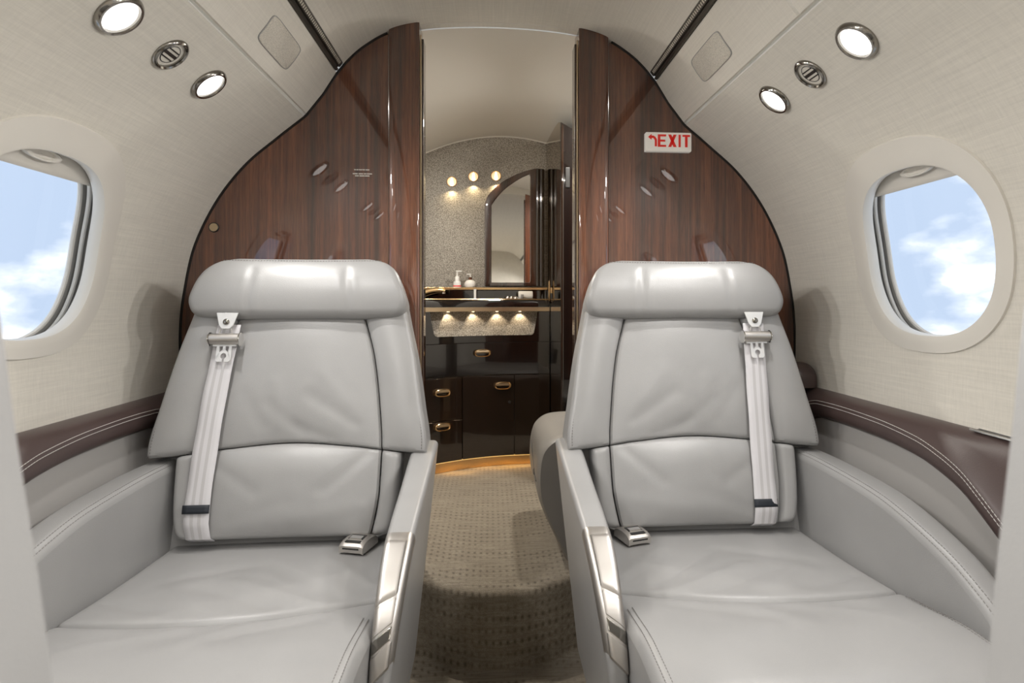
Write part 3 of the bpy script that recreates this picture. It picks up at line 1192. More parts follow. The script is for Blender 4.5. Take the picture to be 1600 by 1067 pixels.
    def on_arm(d, f, h):
        """d metres along the arm from the metal's rear end, f 0..1 across from the seat side, h above"""
        d = d0 + d
        i = max(0, min(len(P) - 2, int(np.searchsorted(SS, d)) - 1))
        q = (d - SS[i]) / (SS[i + 1] - SS[i])
        p = P[i].lerp(P[i + 1], q)
        t = T[i].lerp(T[i + 1], q)
        so = .280 - .11 * max(0, .545 - p.z)
        s = .2308 + (so - .2308) * f
        e = min(f, 1 - f) * (so - .2308)
        dr = edge_drop(e, .010)
        return Vector((mx(-s), p.y - t.y * (h - dr), p.z - t.z * (h - dr)))
    LEN = .212

    def plate(nm, fd0, fd1, f0, f1, h, mat, par, th=.006, nd=20, nf=16):
        m_ = MB()
        Fs = wspace(nf)
        rows = []
        for k in range(nd + 1):
            q = k / nd
            row = []
            for f in Fs:
                ff = f0 + (f1 - f0) * f
                a, b = fd0(ff), fd1(ff)
                d = a + (b - a) * q
                e = min(q, 1 - q) * (b - a)
                row.append(on_arm(d, ff, h - edge_drop(e, .002) - edge_drop(min(f, 1 - f) * (f1 - f0) * .05, .002)))
            rows.append(row)
        m_.grid(rows)
        rim = [rows[0][i] for i in range(len(Fs))] + [r[-1] for r in rows[1:]] + rows[-1][-2::-1] + [r[0] for r in rows[-2:0:-1]]
        ctr = sum(rim, Vector()) / len(rim)
        low = []
        for p in rim: low.append(p + Vector((0, .006, -th)))
        m_.grid([rim, low], close_u=True)
        return m_.build(nm, mat, par, angle=35)
    # the rear edge is straight, the front edge slopes to the seat side
    cv = plate('metal_cover', lambda f: 0, lambda f: LEN - .030 * f, -.0, 1.0, .0035, M['steel'], root)
    plate('lid_gap_shade', lambda f: .0172, lambda f: .1195 - .020 * f, .01, .83, .0040, M['dark'], cv)
    plate('lid', lambda f: .019, lambda f: .118 - .020 * f, .03, .80, .0060, M['steel'], cv)
    plate('latch_panel', lambda f: .121 - .020 * f, lambda f: .158 - .026 * f, .03, .80, .0046, M['steel'], cv)
    plate('finger_slot', lambda f: .160 - .026 * f, lambda f: .178 - .026 * f, .05, .80, .0040, M['chrome_dark'], cv)
    plate('front_lip', lambda f: .180 - .026 * f, lambda f: LEN - .028 * f, .0, .86, .0066, M['steel'], cv)
    # the lid's shadow gap is a dark plate, its shade put into the colour
    # ---- base
    mb = MB()
    rows = []
    for z, hw, ya, yb in ((.0, .165, .80, 1.16), (.10, .165, .80, 1.16), (.20, .20, .74, 1.22), (.31, .215, .66, 1.26)):
        r = []
        for k in range(40):
            a = 2 * math.pi * k / 40
            c, s_ = math.cos(a), math.sin(a)
            r.append((mx(hw * math.copysign(abs(c)**.35, c)), (ya + yb) / 2 + (yb - ya) / 2 * math.copysign(abs(s_)**.35, s_), z))
        rows.append(r)
    mb.grid(rows, close_u=True)
    b = len(mb.v)
    mb.f += [tuple(range(b - 40, b)), tuple(range(40))[::-1]]
    mb.build('base', M['side'], root, angle=50)
    # ---- shoulder belt
    sc = interp([(.385, .152 if sg < 0 else .130), (.46, .156 if sg < 0 else .132), (.60, .152 if sg < 0 else .138), (.76, .140 if sg < 0 else .146), (.80, .136 if sg < 0 else .148)])
    wd = .0225

    def surf(s, z):
        n = nbase(s, z)
        if abs(s) < CEN(z):
            return n + .026
        return n + .027
    mb = MB()
    zs = list(np.linspace(.792, .400, 44))
    rows = []
    for i, z in enumerate(zs):
        c0 = sc(z)
        nn = surf(c0, z) + .006
        if z < .425: nn -= (.425 - z) * .5
        rows.append([B(c0 + wd * q, z, nn + .0015 * math.cos(q * 1.5) + .0010 * math.sin(z * 60) * q) for q in (-1, -.6, -.2, .2, .6, 1)])
    rows.append([p + Vector((0, .02, -.012)) for p in rows[-1]])
    mb.grid(rows)
    belt = mb.build('shoulder_belt', M['web'], root)
    me = belt.data
    uv = me.uv_layers.new(name='UVMap')
    nc = 6
    for poly in me.polygons:
        for li in poly.loop_indices:
            vi = me.loops[li].vertex_index
            uv.data[li].uv = ((vi % nc) / (nc - 1), (vi // nc) / 44)
    so = belt.modifiers.new('thick', 'SOLIDIFY')
    so.thickness = .0018
    # keeper band
    mb = MB()
    rows = []
    zk = .452 if sg < 0 else .437
    for z in np.linspace(zk - .0075, zk + .0075, 4):
        rows.append([B(sc(z) + (wd + .0012) * q, z, surf(sc(z), z) + .0085 + .0012 * math.cos(q * 1.5)) for q in (-1.0, -.6, -.2, .2, .6, 1.0)])
    mb.grid(rows)
    kb = mb.build('belt_keeper', M['band'], belt)
    kb.modifiers.new('thick', 'SOLIDIFY').thickness = .003

    # hardware under the headrest
    def Hq(ds, z, n):
        z = .806 + (z - .806) * 1.22
        return B(sc(.78) + ds * 1.25, z, surf(sc(.78), z) + .003 + n * 1.1)
    mb = MB()
    mb.prism([Hq(-.017, .812, .012), Hq(.017, .812, .012), Hq(.011, .792, .012), Hq(.006, .786, .012), Hq(-.006, .786, .012), Hq(-.011, .792, .012)], Hq(0, .8, .0145) - Hq(0, .8, .012))
    br = mb.build('anchor_plate', M['tongue'], belt, smooth=False, bevel=.0006)
    mb = MB()
    c_ = Hq(0, .797, .0145)
    nrm = (Hq(0, .797, .02) - c_).normalized()
    e_up = Vector((1, 0, 0)).cross(nrm)
    mb.lathe(c_, Vector((1, 0, 0)), e_up, nrm, [(.006, 0), (.006, .002), (.004, .0035), (.0005, .004)], 20, cap1=True)
    mb.build('rivet', M['chrome_dark'], br)
    mb = MB()
    zr = .770
    mb.tube([Hq(q, zr, .012) for q in segs(-.0225, .0225, 6)], .0112, 18)
    mb.tube([Hq(-.012, zr, .012), Hq(-.008, .786, .013)], .0018, 6)
    mb.tube([Hq(.012, zr, .012), Hq(.008, .786, .013)], .0018, 6)
    ro = mb.build('roller', M['steel'], belt)
    for e in (-1, 1):
        mb = MB()
        mb.lathe(Hq(e * .0225, zr, .011), (Hq(0, zr + .01, .012) - Hq(0, zr, .012)).normalized(), nrm, Vector((sg * e, 0, 0)), [(.0135, 0), (.0142, .001), (.0135, .0022), (.001, .0022)], 20, cap1=True)
        mb.build('end_cap', M['chrome'], ro)
    mb = MB()
    nt_ = Hq(0, .74, .0115) - Hq(0, .74, .0098)
    zt_ = .7625

    def tong(poly): mb.prism([Hq(a, zt_ - b, .0098 + .0 * b) for a, b in poly], nt_)
    tong([(-.018, 0), (.018, 0), (.018, .004), (-.018, .004)])
    tong([(-.0115, .004), (-.0075, .004), (-.0065, .016), (-.0115, .026)])
    tong([(.0115, .004), (.0075, .004), (.0065, .016), (.0115, .026)])
    tong([(-.0022, .004), (.0022, .004), (.0022, .0105), (-.0022, .0105)])
    for e in (-1, 1):
        tong([(0, .0095), (e * .0022, .0095), (e * .0075, .0145), (e * .0112, .024), (e * .0105, .027), (e * .0085, .0285), (e * .0016, .0285), (e * .0016, .0240), (e * .0042, .0215), (e * .0046, .0185), (e * .003, .0158), (0, .0148)])
    mb.build('tongue', M['tongue'], belt, smooth=False)
    # ---- buckle lying on the cushion at the aisle side
    bx_, by_ = mx(-.142), 1.158
    bz_ = CZ(by_) + .004
    fw = Vector((-sg * -.30, -1, 0)).normalized()
    fw = Vector((sg * .28, -1, 0)).normalized()
    sd = fw.cross(Vector((0, 0, 1))).normalized()
    upv = Vector((0, 0, 1))
    ctr = Vector((bx_, by_, bz_))
    mb = MB()
    rows = []
    for w_ in segs(-1, 1, 10):
        hw = .0235
        ins = .004 * (1 - math.sqrt(max(0, 1 - w_**6)))
        prof = [(-.036, .002), (-.036, .012), (-.026, .0175), (-.006, .0205), (.012, .0195), (.022, .0165), (.0262, .013), (.027, .010), (.027, .004), (.026, .001), (-.036, .001)]
        rows.append([ctr + sd * (w_ * hw) + fw * (a * (1 - ins * 4)) + upv * (b - ins * .6) for a, b in prof])
    mb.grid(rows)
    for r in (rows[0], rows[-1]): mb.add(r, [tuple(range(len(r)))])
    bk = mb.build('buckle', M['steel'], root, angle=35)
    mb = MB()
    mb.prism([ctr + sd * a + fw * b + upv * c for a, b, c in ((-.015, .0205, .0178), (.015, .0205, .0178), (.015, -.010, .0205), (-.015, -.010, .0205))], upv * .0008)
    bt = mb.build('button_recess', M['dark'], bk, smooth=False)
    mb = MB()
    mb.prism([ctr + sd * a + fw * b + upv * c for a, b, c in ((-.012, .008, .0201), (.012, .008, .0201), (.012, -.003, .0211), (-.012, -.003, .0211))], upv * .0014)
    mb.build('press_button', M['chrome'], bt, smooth=False)
    mb = MB()
    mb.box(ctr + fw * .0268 + upv * .0085, (.016, .0006, .0014), (sd, fw, upv))
    mb.build('tongue_slot', M['dark'], bk, smooth=False)
    mb = MB()
    a0 = ctr - fw * .034 + upv * .006
    a1 = Vector((mx(-.222), 1.215, bz_ + .012))
    mb.grid([[a0.lerp(a1, t) + sd * (q * .018) + upv * (.006 * math.sin(math.pi * t)) for q in (-1, 0, 1)] for t in segs(0, 1, 8)])
    lb = mb.build('lap_belt', M['leather'], root)
    lb.modifiers.new('thick', 'SOLIDIFY').thickness = .003
    return root


CX_L, CX_R = -.411, .396
seat_l = make_seat(CX_L, -1, 'grey leather seat left of the aisle, facing the camera, belt on its left side', 'cabin seats')
seat_r = make_seat(CX_R, 1, 'grey leather seat right of the aisle, facing the camera, belt on its right side', 'cabin seats')


# the pair next to the camera: same seats with the backs upright, moved forward
near_l = make_seat(-.400, -1, 'blurred pale seat edge close to the camera at the far left', 'cabin seats', .10)
near_l.location.y -= 1.08
near_r = make_seat(.400, 1, 'blurred pale seat edge close to the camera at the far right', 'cabin seats', .10)
near_r.location.y -= 1.08

# ------------------------------------------------------------------ lavatory
LK = .788  # lavatory coordinates are shrunk about the camera position by this factor
XF = (LK, -.0043, ZF)
YW = 3.40


def lav_z(x): return 1.772 - .55 * (x - .045)**2


# ceiling vault
mb = MB()
mb.grid([[(x, y, lav_z(x)) for x in segs(-.66, .66, 40)] for y in (1.923, YW + .02)])
tag(mb.build('ceiling_lavatory', M['cream_lav']), kind='structure')
# side linings and back wall
for side, nm in ((-1, 'wall_lavatory_left'), (1, 'wall_lavatory_right')):
    mb = MB()
    mb.grid([[(side * x, y, z) for x, z in ((.655, 1.60), (.70, 1.3), (.735, .95), (.74, .6), (.70, .25), (.62, 0))] for y in (1.923, YW + .02)])
    tag(mb.build(nm, M['cream_lav']), kind='structure')
mb = MB()
arc = [(x, YW, lav_z(x) + .01) for x in segs(-.70, .70, 40)]
mb.prism(arc + [(.70, YW, 0), (-.70, YW, 0)], (0, .03, 0))
tag(mb.build('wall_back', M['shagreen'], smooth=False), kind='structure')
mb = MB()
mb.tube([(x, YW - .002, lav_z(x) - .002) for x in segs(-.6, .6, 40)], .004, 6)
tag(mb.build('trim_6', M['cream_lav']), kind='structure')

# wall above the cabin header, closes the vault against the bulkhead
XF = None
mb = MB()
for side in (-1, 1):
    rows = [[], []]
    for x in segs(0, .55, 40):
        zt_ = place((0, 0, 0)).z + .18 + LK * lav_z((side * x + .0043) / LK) + .01
        rows[0].append((side * x, 1.516, float(np.interp(x, SX[:130], SZ[:130])) - .002))
        rows[1].append((side * x, 1.516, max(zt_, rows[0][-1][2] + .001)))
    mb.grid(rows)
tag(mb.build('wall_header', M['cream_lav'], smooth=False), kind='structure')
XF = (LK, -.0043, ZF)

# three gold wall lamps
for i, (x, z, nm) in enumerate(((-.237, 1.514, 'leftmost'), (-.118, 1.544, 'middle'), (.007, 1.550, 'rightmost'))):
    p = Vector((x, YW, z))
    root = empty('wall_lamp', p, '%s of the three round glowing gold lamps on textured lavatory wall' % nm, 'lamp', 'lavatory wall lamps')
    mb = MB()
    mb.lathe(p, X_, Z_, NY, [(.0285, 0), (.0285, .004), (.026, .006), (.0245, .003)], 32)
    mb.build('rim', M['gold'], root)
    mb = MB()
    mb.lathe(p, X_, Z_, NY, [(.0247, .002), (.018, .0035), (.0005, .004)], 32, cap1=True)
    mb.build('disc', M['lamp_gold'], root)
    mb = MB()
    mb.prism([p + Vector((a, -.0045, b)) for a, b in ((-.003, .020), (.003, .020), (.0085, -.016), (.004, -.022), (-.004, -.022), (-.0085, -.016))], (0, -.001, 0))
    mb.build('light_slot', M['lamp_hot'], root, smooth=False)
    lp = light_power((0, -.012, -.030), (0, -.45, -.9), .014, .20, (1.0, .78, .45), 'wall_lamp_light', 150)
    lp.parent = root

# mirror with dark curved frame
root = empty('wall_mirror', (.09, YW, .94), 'tall arched mirror in dark frame on the lavatory back wall', 'mirror')
fo = [(-.056, .936), (-.056, 1.36)] + [(p.x, p.y) for p in catmull([(-.056, 1.36, 0), (-.050, 1.405, 0), (-.029, 1.449, 0), (.042, 1.515, 0), (.133, 1.563, 0), (.222, 1.592, 0)], 6)][1:] + [(.262, 1.592), (.262, .936)]
fi_ = [(-.018, .956), (-.018, 1.385)] + [(p.x, p.y) for p in catmull([(-.018, 1.385, 0), (.010, 1.425, 0), (.05, 1.47, 0), (.097, 1.507, 0), (.15, 1.541, 0), (.197, 1.562, 0)], 5)][1:] + [(.197, .956)]
mb = MB()
# frame as a strip between inner and outer outlines (resampled)


def resample(poly, n):
    P = [Vector((a, b, 0)) for a, b in poly] + [Vector((poly[0][0], poly[0][1], 0))]
    L = [0]
    for a, b in zip(P[:-1], P[1:]): L.append(L[-1] + (b - a).length)
    out = []
    for k in range(n):
        d = L[-1] * k / n
        i = max(0, min(len(P) - 2, int(np.searchsorted(L, d, 'right')) - 1))
        out.append(P[i].lerp(P[i + 1], (d - L[i]) / max(1e-9, L[i + 1] - L[i])))
    return out


ci = Vector((.10, 1.22, 0))


def ang_sample(poly, n):
    """outline radii by angle about the mirror centre"""
    out = []
    P = [Vector((a, b, 0)) for a, b in poly]
    for k in range(n):
        a = 2 * math.pi * k / n
        d = Vector((math.cos(a), math.sin(a), 0))
        best = None
        for i in range(len(P)):
            p, q = P[i] - ci, P[(i + 1) % len(P)] - ci
            e = q - p
            den = d.x * e.y - d.y * e.x
            if abs(den) < 1e-12: continue
            t = (p.x * e.y - p.y * e.x) / den
            u = (p.x * d.y - p.y * d.x) / den
            if t > 0 and -1e-6 <= u <= 1 + 1e-6: best = t if best is None else max(best, t)
        out.append(ci + d * best)
    return out


A_, B_ = ang_sample(fo, 240), ang_sample(fi_, 240)
mb.grid([[(p.x, YW, p.y) for p in A_], [(p.x, YW - .014, p.y) for p in A_], [(p.x, YW - .016, p.y) for p in [a.lerp(b, .1) for a, b in zip(A_, B_)]],
         [(p.x, YW - .016, p.y) for p in [a.lerp(b, .92) for a, b in zip(A_, B_)]], [(p.x, YW - .012, p.y) for p in B_], [(p.x, YW - .006, p.y) for p in B_]], close_u=True)
mb.build('frame', M['wood_dark'], root, angle=30)
mb = MB()
mb.add([(p.x, YW - .008, p.y) for p in B_], [tuple(range(240))])
mb.build('glass', M['mirror'], root, smooth=False)
for x, r in ((.240, .012), (.262, .014)):
    mb = MB()
    mb.tube([(x, YW - .014, .936), (x, YW - .014, 1.30), (x, YW - .014, 1.588)], r, 16)
    mb.build('half_column', M['black_grain'], root)

# tall cabinet on the right: bronze mirrored side, black front
XC = .287
root = empty('tall_cabinet', (.45, 3.0, 0), 'tall glossy black lavatory cabinet with mirrored side right of doorway', 'cabinet')
zt = lambda x: lav_z(x) - .006


def cab_top(y): return 1.648 + (1.735 - 1.648) * ((y - 2.70) / .70)**.6


side_poly = [(y, cab_top(y)) for y in segs(2.70, 3.395, 14)]
mb = MB()
mb.prism([(XC, 2.70, .0)] + [(XC, y, z) for y, z in side_poly] + [(XC, 3.395, .0)], (.012, 0, 0))
mb.build('side_panel', M['bronze'], root, smooth=False)
mb = MB()
rows = []
for x in segs(XC, .64, 12):
    zt_ = 1.648 - .55 * (x - XC) - .25 * (x - XC)**2
    rows.append((x, zt_))
poly = [(x, 2.698, z) for x, z in rows] + [(.64, 2.698, 0), (XC, 2.698, 0)]
mb.prism(poly, (0, -.018, 0))
cf = mb.build('front_panel', M['black'], root, smooth=False, bevel=.003)
mb = MB()
mb.box((XC + .008, 2.690, .82), (.006, .012, .815))
mb.build('corner_post', M['black_grain'], root, smooth=False, bevel=.003)
mb = MB()
mb.box((.318, 2.678, 1.40), (.010, .003, .045))
mb.build('latch', M['dark'], cf, smooth=False, bevel=.002)
mb = MB()
mb.grid([[(x, y, 1.648 - .55 * (x - XC) - .25 * (x - XC)**2 + (cab_top(y) - 1.648)) for x in segs(XC, .64, 10)] for y in segs(2.70, 3.395, 10)])
mb.build('top_panel', M['black'], root)
# oval pull on the mirrored side
mb = MB()
rows = []
for q in segs(-1, 1, 12):
    w_ = math.sqrt(max(0, 1 - q * q))
    rows.append([(XC - .010 - .006 * math.cos(a) * max(w_, .02), 3.10 + .018 * math.sin(a) * max(w_, .02), .905 + .055 * q) for a in [2 * math.pi * k / 14 for k in range(14)]])
mb.grid(rows, close_u=True)
hp = mb.build('oval_pull', M['gold'], root)
mb = MB()
mb.box((XC - .005, 3.10, .905), (.006, .006, .012))
mb.build('pull_stem', M['gold'], hp, smooth=False)

# ---- vanity
VY = interp([(-.70, 2.78), (-.5, 2.88), (-.3, 3.0), (-.2, 3.06), (-.1, 3.105), (0, 3.135), (.1, 3.152), (.2, 3.158), (.29, 3.16)])
VX0, VX1 = -.60, XC - .003
root = empty('vanity_cabinet', (-.1, 3.2, 0), 'curved glossy black vanity cabinet with gold pulls across lavatory rear', 'cabinet')


def vface(x0, x1, z0, z1, dy=0.0, n=16, depth=.018):
    """curved panel following the vanity front"""
    mb = MB()
    xs = segs(x0, x1, n)
    f = [[(x, VY(x) + dy, z) for x in xs] for z in (z0, z1)]
    bk = [[(x, VY(x) + dy + depth, z) for x in xs] for z in (z1, z0)]
    mb.grid(f + bk, close_v=True)
    for e in (0, -1): mb.add([f[0][e], f[1][e], bk[0][e], bk[1][e]], [(0, 1, 2, 3)])
    return mb


# body behind the fronts
mb = MB()
xs = segs(VX0, VX1, 24)
mb.prism([(x, VY(x) + .022, .05) for x in xs] + [(VX1, YW - .002, .05), (VX0, YW - .002, .05)], (0, 0, .60))
mb.build('carcass', M['black_grain'], root, smooth=False)


def pull(par, x, z):
    y = VY(x)
    tx = Vector((1, (VY(x + .01) - VY(x - .01)) / .02, 0)).normalized()
    nn = Vector((tx.y, -tx.x, 0))
    c = Vector((x, y, z))
    mb = MB()
    N = 32
    rows = []
    for q, h in ((1.0, 0), (1.02, .010), (.98, .016), (.86, .018), (.78, .014), (.76, .004)):
        rows.append([c + tx * (.043 * q * math.copysign(abs(math.cos(a))**.6, math.cos(a))) + Vector((0, 0, 1)) * (.0185 * q * math.copysign(abs(math.sin(a))**.75, math.sin(a))) + nn * h for a in [2 * math.pi * k / N for k in range(N)]])
    mb.grid(rows, close_u=True)
    o = mb.build('pull', M['gold'], par)
    mb = MB()
    mb.box(c + nn * .012 + Vector((0, 0, .006)), (.034, .0055, .006), (tx, nn, Vector((0, 0, 1))))
    mb.build('grip', M['brass'], o, smooth=False, bevel=.002)


ZD = .472
d = vface(VX0, VX1, ZD + .002, .640).build('drawer', M['black'], root, bevel=.0012, angle=30)
pull(d, -.067, .588)
d = vface(VX0, -.166, .262, ZD - .002).build('drawer', M['black_grain'], root, bevel=.0012, angle=30)
pull(d, -.263, .402)
d = vface(VX0, -.166, .055, .258).build('drawer', M['black_grain'], root, bevel=.0012, angle=30)
pull(d, -.263, .234)
d = vface(-.162, .098, .055, ZD - .002).build('cabinet_door', M['black_grain'], root, bevel=.0012, angle=30)
pull(d, .038, .418)
mb = MB()
c = Vector((.075, VY(.075), .33))
mb.lathe(c, X_, Z_, NY, [(.008, 0), (.008, .003), (.001, .004)], 16, cap1=True)
mb.build('lock', M['dark'], d)
vface(.102, VX1, .055, ZD - .002).build('end_panel', M['black_grain'], root, bevel=.0012, angle=30)
# upper frame around the lit niche
mb = MB()
outer = [(VX0, .642), (VX1, .642), (VX1, .802), (VX0, .802)]
nL, nR, nZ0 = -.318, .222, .676
# niche outline
no = [(nL, .800), (nL + .010, .74)] + [(nL + .017 + .02 * (1 - math.cos(a)), nZ0 + .028 * (1 - math.sin(a))) for a in segs(0, math.pi / 2, 5)] + \
     [(nR - .017 - .02 * (1 - math.cos(a)), nZ0 + .028 * (1 - math.sin(a))) for a in segs(math.pi / 2, 0, 5)] + [(nR - .010, .74), (nR, .800)]


def niche_low(x):
    xs_ = [p[0] for p in no]
    if x <= nL or x >= nR: return .799
    best = .799
    for (a, b), (c2, d2) in zip(no[:-1], no[1:]):
        if min(a, c2) <= x <= max(a, c2) and abs(c2 - a) > 1e-9:
            best = min(best, b + (d2 - b) * (x - a) / (c2 - a))
    return best


xs = sorted(set([VX0] + [p[0] for p in no] + segs(VX0, VX1, 60)))
f = [[(x, VY(x), .642) for x in xs], [(x, VY(x), niche_low(x)) for x in xs], [(x, VY(x) + .05, niche_low(x)) for x in xs]]
mb.grid(f)
fr_ = mb.build('niche_surround', M['black'], root, angle=30)
mb = MB()
mb.grid([[(x, VY(x) + .048, z) for x in segs(nL - .02, nR + .02, 20)] for z in (.655, .799)])
mb.build('niche_panel', M['shagreen'], root)
for x in (-.235, -.112, .010, .130):
    mb = MB()
    c = Vector((x, VY(x) + .034, .7995))
    mb.lathe(c, X_, Vector((0, 1, 0)), Vector((0, 0, -1)), [(.007, -.001), (.007, .002), (.0005, .003)], 14, cap1=True)
    o = mb.build('niche_light', M['led'], root)
    d_ = bpy.data.lights.new('niche_spot', 'SPOT')
    d_.energy = .30
    d_.color = (1.0, .80, .55)
    d_.spot_size = math.radians(95)
    d_.spot_blend = .5
    d_.shadow_soft_size = .004
    lo_ = bpy.data.objects.new('niche_spot', d_)
    COL.objects.link(lo_)
    lo_.location = (c + Vector((0, -.016, -.006)) - Vector((-.1, 3.2, 0))) * LK
    lo_.rotation_euler = Vector((0, .55, -1)).to_track_quat('-Z', 'Y').to_euler()
    lo_.parent = root
# toe kick and its amber light
vface(VX0, VX1, 0.001, .052, .022, 24).build('toe_kick', M['gold'], root, angle=30)
mb = vface(VX0, VX1, .0505, .054, .006, 24, .012)
mb.build('toe_light', M['toe'], root, angle=30)
for x in (-.22, -.02, .17):
    d_ = bpy.data.lights.new('toe_glow', 'AREA')
    d_.shape = 'RECTANGLE'
    d_.size, d_.size_y = .18, .012
    d_.energy = .07
    d_.color = (1.0, .55, .14)
    o = bpy.data.objects.new('toe_glow', d_)
    COL.objects.link(o)
    o.location = (Vector((x, VY(x) - .006, .047)) - Vector((-.1, 3.2, 0))) * LK
    o.rotation_euler = Vector((0, -.5, -1)).to_track_quat('-Z', 'Y').to_euler()
    o.parent = root

# counter with raised front lip and gold edging
root = empty('vanity_counter', (-.1, 3.2, .80), 'black counter with gold edge strips on top of the vanity', 'counter')
mb = MB()
xs = segs(VX0, VX1, 24)
prof = [(.20, .845), (.03, .847), (.024, .857), (.008, .859), (.0, .857), (-.004, .848), (-.004, .822)]
mb.grid([[(x, VY(x) + a, z) for x in xs] for a, z in prof] + [[(x, VY(x) + .05, .822) for x in xs]])
mb.build('counter_top', M['black'], root, angle=30)
mb = vface(VX0, VX1, .800, .8205, -.006, 24, .055)
mb.build('gold_edge', M['brass'], root, angle=30)
mb = MB()
mb.tube([(x, VY(x) + .004, .861) for x in xs], .003, 8)
mb.build('gold_bead', M['gold'], root)
# splash back and narrow shelf
mb = MB()
mb.box(((VX0 + VX1) / 2, YW - .012, .885), ((VX1 - VX0) / 2, .010, .045))
mb.build('splash_back', M['black'], root, smooth=False)
root = empty('wall_shelf', (-.1, 3.34, .915), 'narrow gold-edged shelf above the vanity counter', 'shelf')
mb = MB()
mb.box(((VX0 + VX1) / 2, 3.345, .9205), ((VX1 - VX0) / 2, .05, .004))
mb.build('board', M['black_grain'], root, smooth=False)
mb = MB()
mb.box(((VX0 + VX1) / 2, 3.292, .9195), ((VX1 - VX0) / 2, .003, .0065))
mb.build('edge_strip', M['gold'], root, smooth=False, bevel=.001)

EX, EY, EZ = Vector((1, 0, 0)), Vector((0, 1, 0)), Vector((0, 0, 1))
ZS = .9247
# pump bottle
p = Vector((-.204, 3.325, ZS))
root = empty('pump_bottle', p, 'clear pump bottle with red marking on the narrow shelf', 'bottle')
mb = MB()
mb.lathe(p, EX, EY, EZ, [(.019, 0), (.021, .002), (.021, .026), (.018, .034), (.010, .038)], 24, cap0=True)
mb.build('body', M['bottle'], root)
mb = MB()
mb.lathe(p, EX, EY, EZ, [(.0213, .006), (.0215, .0065), (.0215, .012), (.0213, .0125)], 24)
mb.build('red_marking', M['red'], root)
mb = MB()
mb.lathe(p, EX, EY, EZ, [(.0125, .036), (.0125, .056), (.009, .062), (.0045, .064), (.0045, .086), (.0075, .087), (.0075, .093), (.001, .094)], 20, cap1=True)
mb.box(p + Vector((.012, -.004, .090)), (.012, .004, .003))
mb.build('pump', M['pump'], root)
# round bottle
p = Vector((-.133, 3.325, ZS))
root = empty('round_bottle', p, 'round frosted soap bottle with brown collar on the narrow shelf', 'bottle')
mb = MB()
mb.lathe(p, EX, EY, EZ, [(.018, 0), (.027, .004), (.031, .016), (.030, .028), (.022, .038), (.010, .043)], 28, cap0=True)
mb.build('body', M['pump'], root)
mb = MB()
mb.lathe(p, EX, EY, EZ, [(.0095, .041), (.0095, .056), (.004, .058)], 20)
mb.build('collar', simple('copper collar', (.25, .12, .08), .25, metal=1.0), root)
mb = MB()
mb.lathe(p, EX, EY, EZ, [(.004, .056), (.004, .070), (.0065, .071), (.0065, .076), (.001, .0765)], 16, cap1=True)
mb.box(p + Vector((-.010, -.004, .0735)), (.010, .0035, .0025))
mb.build('pump', M['pump'], root)
# faucet
root = empty('faucet', (-.36, 3.24, .846), 'curved gold faucet spout at the left end of vanity counter', 'faucet')
mb = MB()
pth = catmull([(-.43, 3.26, .847), (-.41, 3.255, .872), (-.37, 3.245, .894), (-.315, 3.23, .908), (-.275, 3.222, .907), (-.262, 3.22, .902)], 6)
mb.tube(pth, [.024 - .013 * i / (len(pth) - 1) for i in range(len(pth))], 16)
mb.build('spout', M['gold'], root)
mb = MB()
mb.lathe((-.268, 3.22, .901), EX, EY, -EZ, [(.008, 0), (.009, .003), (.009, .010), (.001, .010)], 16, cap1=True)
mb.build('nozzle', M['chrome'], root)
# small dark dispenser behind the faucet and white stick
root = empty('counter_dispenser', (-.105, 3.24, .846), 'slim white upright dispenser standing on the vanity counter', 'dispenser')
mb = MB()
mb.box((-.105, 3.24, .880), (.006, .006, .034))
mb.build('stick', M['pump'], root, smooth=False, bevel=.002)
mb = MB()
mb.lathe((-.105, 3.24, .914), EX, EY, EZ, [(.0075, -.004), (.0075, .002), (.001, .003)], 14, cap1=True)
mb.build('cap', M['pump'], root)
# folded white towel
root = empty('rolled_towel', (.15, 3.23, .846), 'rolled white towel with grey pattern on the vanity counter', 'towel')
mb = MB()
sp = []
for k in range(60):
    a = k / 59 * 5.2 * math.pi
    r = .030 - .0225 * k / 59
    sp.append((a, r))
rows = []
for x in (.125, .13, .195, .200):
    ins = .0015 if x in (.125, .200) else 0
    rows.append([(x, 3.23 + (r - ins) * 1.2 * math.cos(a), .878 + (r - ins) * math.sin(a)) for a, r in sp])
mb.grid(rows)
t_ = mb.build('roll', M['cloth'], root)
t_.modifiers.new('thick', 'SOLIDIFY').thickness = .005
mb = MB()
mb.grid([[(x, 3.226 + (.0335) * 1.2 * math.cos(a), .878 + .0325 * math.sin(a)) for a in segs(math.pi * .9, math.pi * 1.4, 8)] for x in segs(.135, .150, 3)])
t2 = mb.build('pattern_band', M['cloth_trim'], t_)
t2.modifiers.new('thick', 'SOLIDIFY').thickness = .0015
root = empty('tray_set', (.10, 3.22, .846), 'small dark glass tray with chrome balls beside the towel', 'tray')
mb = MB()
mb.box((.085, 3.215, .850), (.038, .02, .004))
mb.build('tray', M['dark'], root, smooth=False, bevel=.002)
for x in (.068, .090, .110):
    mb = MB()
    mb.lathe((x, 3.212, .866), EX, EY, EZ, [(.0125 * math.sin(a), -.0125 * math.cos(a)) for a in segs(.05, math.pi - .05, 10)], 16, True, True)
    mb.build('ball', M['chrome'], root)

XF = None
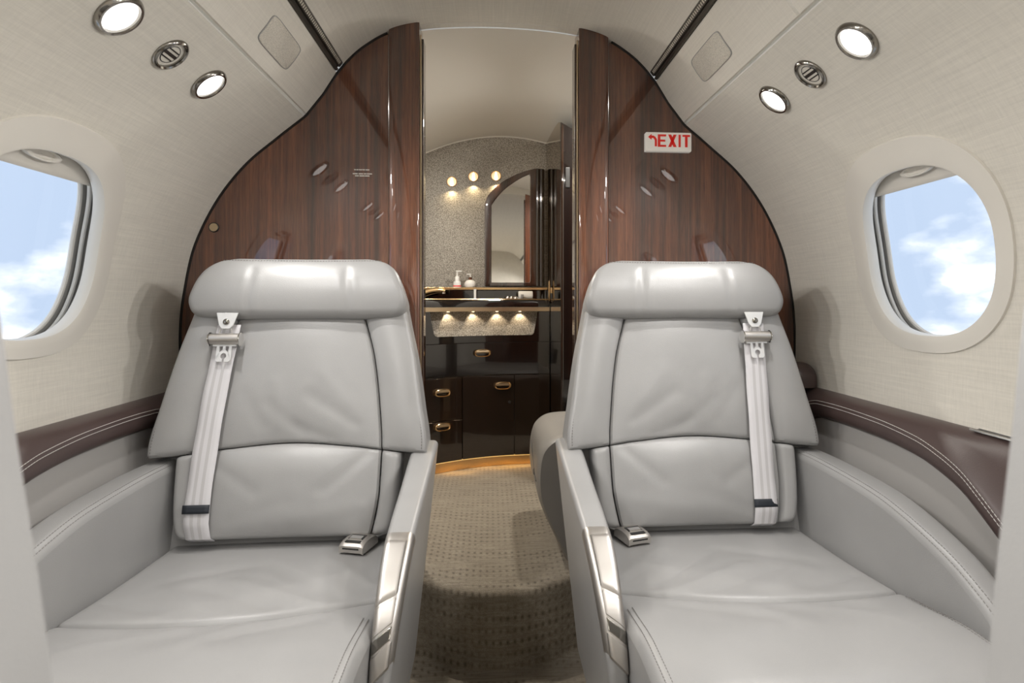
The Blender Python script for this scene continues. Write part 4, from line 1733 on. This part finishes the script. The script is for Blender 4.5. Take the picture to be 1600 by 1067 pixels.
# lavatory seat shroud on the right
root = empty('lavatory_seat', (.33, 1.75, ZF), 'taupe leather covered lavatory seat box behind the right seat', 'seat')
mb = MB()
rows = []
PR = [(.52, .505), (.30, .507), (.20, .506), (.150, .500), (.120, .482), (.104, .455), (.098, .41), (.099, .36), (.109, .318), (.134, .262), (.160, .208), (.172, ZF + .001)]
PRC = catmull([(a, 0, b) for a, b in PR], 4)
for y in [1.552, 1.556, 1.57, 1.60] + segs(1.64, 1.86, 6) + [1.91, 1.93, 1.94, 1.945]:
    e = min(y - 1.552 + .03, 1.945 - y)
    ins = edge_drop(e, .06)
    rows.append([(p.x + ins * (1 if p.x < .5 else 0), y, max(ZF + .001, p.z - ins * (.6 if p.z > .4 else 0))) for p in PRC])
mb.grid(rows)
for r in (rows[0], rows[-1]):
    mb.add(r + [(.52, r[0][1], ZF + .001)], [tuple(range(len(r) + 1))])
ls = mb.build('shroud', M['leather_lav'], root, angle=60)
mb = MB()
mb.lathe((.104, 1.66, .385), EY, EZ, -EX, [(.0095, -.01), (.0095, .007), (.007, .009), (.001, .009)], 18, cap1=True)
mb.build('button', M['dark'], ls)
mb = MB()
mb.tube([(.0975 - .0005, y, .40 - .16 * (1.72 - y)) if y < 1.66 else (.0975, y, .39 + .35 * (y - 1.66)) for y in segs(1.59, 1.80, 16)], .0013, 6)
mb.build('seam', M['seam'], ls)

# unseen lamps added behind the door posts to light the lavatory evenly
for i, x in enumerate((-.34, .34)):
    zc = .18 + LK * lav_z((x + .0043) / LK)
    p = Vector((x, 1.93, zc - .001))
    root = empty('lav_fill_lamp', p, '%s unseen round lamp added in the lavatory ceiling behind the door post' % ('left' if i == 0 else 'right'), 'lamp', 'added lavatory lamps')
    mb = MB()
    mb.lathe(p, EX, EY, -EZ, [(.032, -.012), (.032, .014), (.027, .017), (.025, .013)], 28)
    mb.build('rim', M['brass'], root)
    mb = MB()
    mb.lathe(p, EX, EY, -EZ, [(.026, .013), (.001, .014)], 28, cap1=True)
    mb.build('disc', M['lav_fill_lens'], root)
    lp = light_power((0, 0, -.026), (-.35 if x > 0 else .35, .1, -1), .05, 6.0, (1.0, .955, .88), 'lav_fill_light', 175)
    lp.parent = root
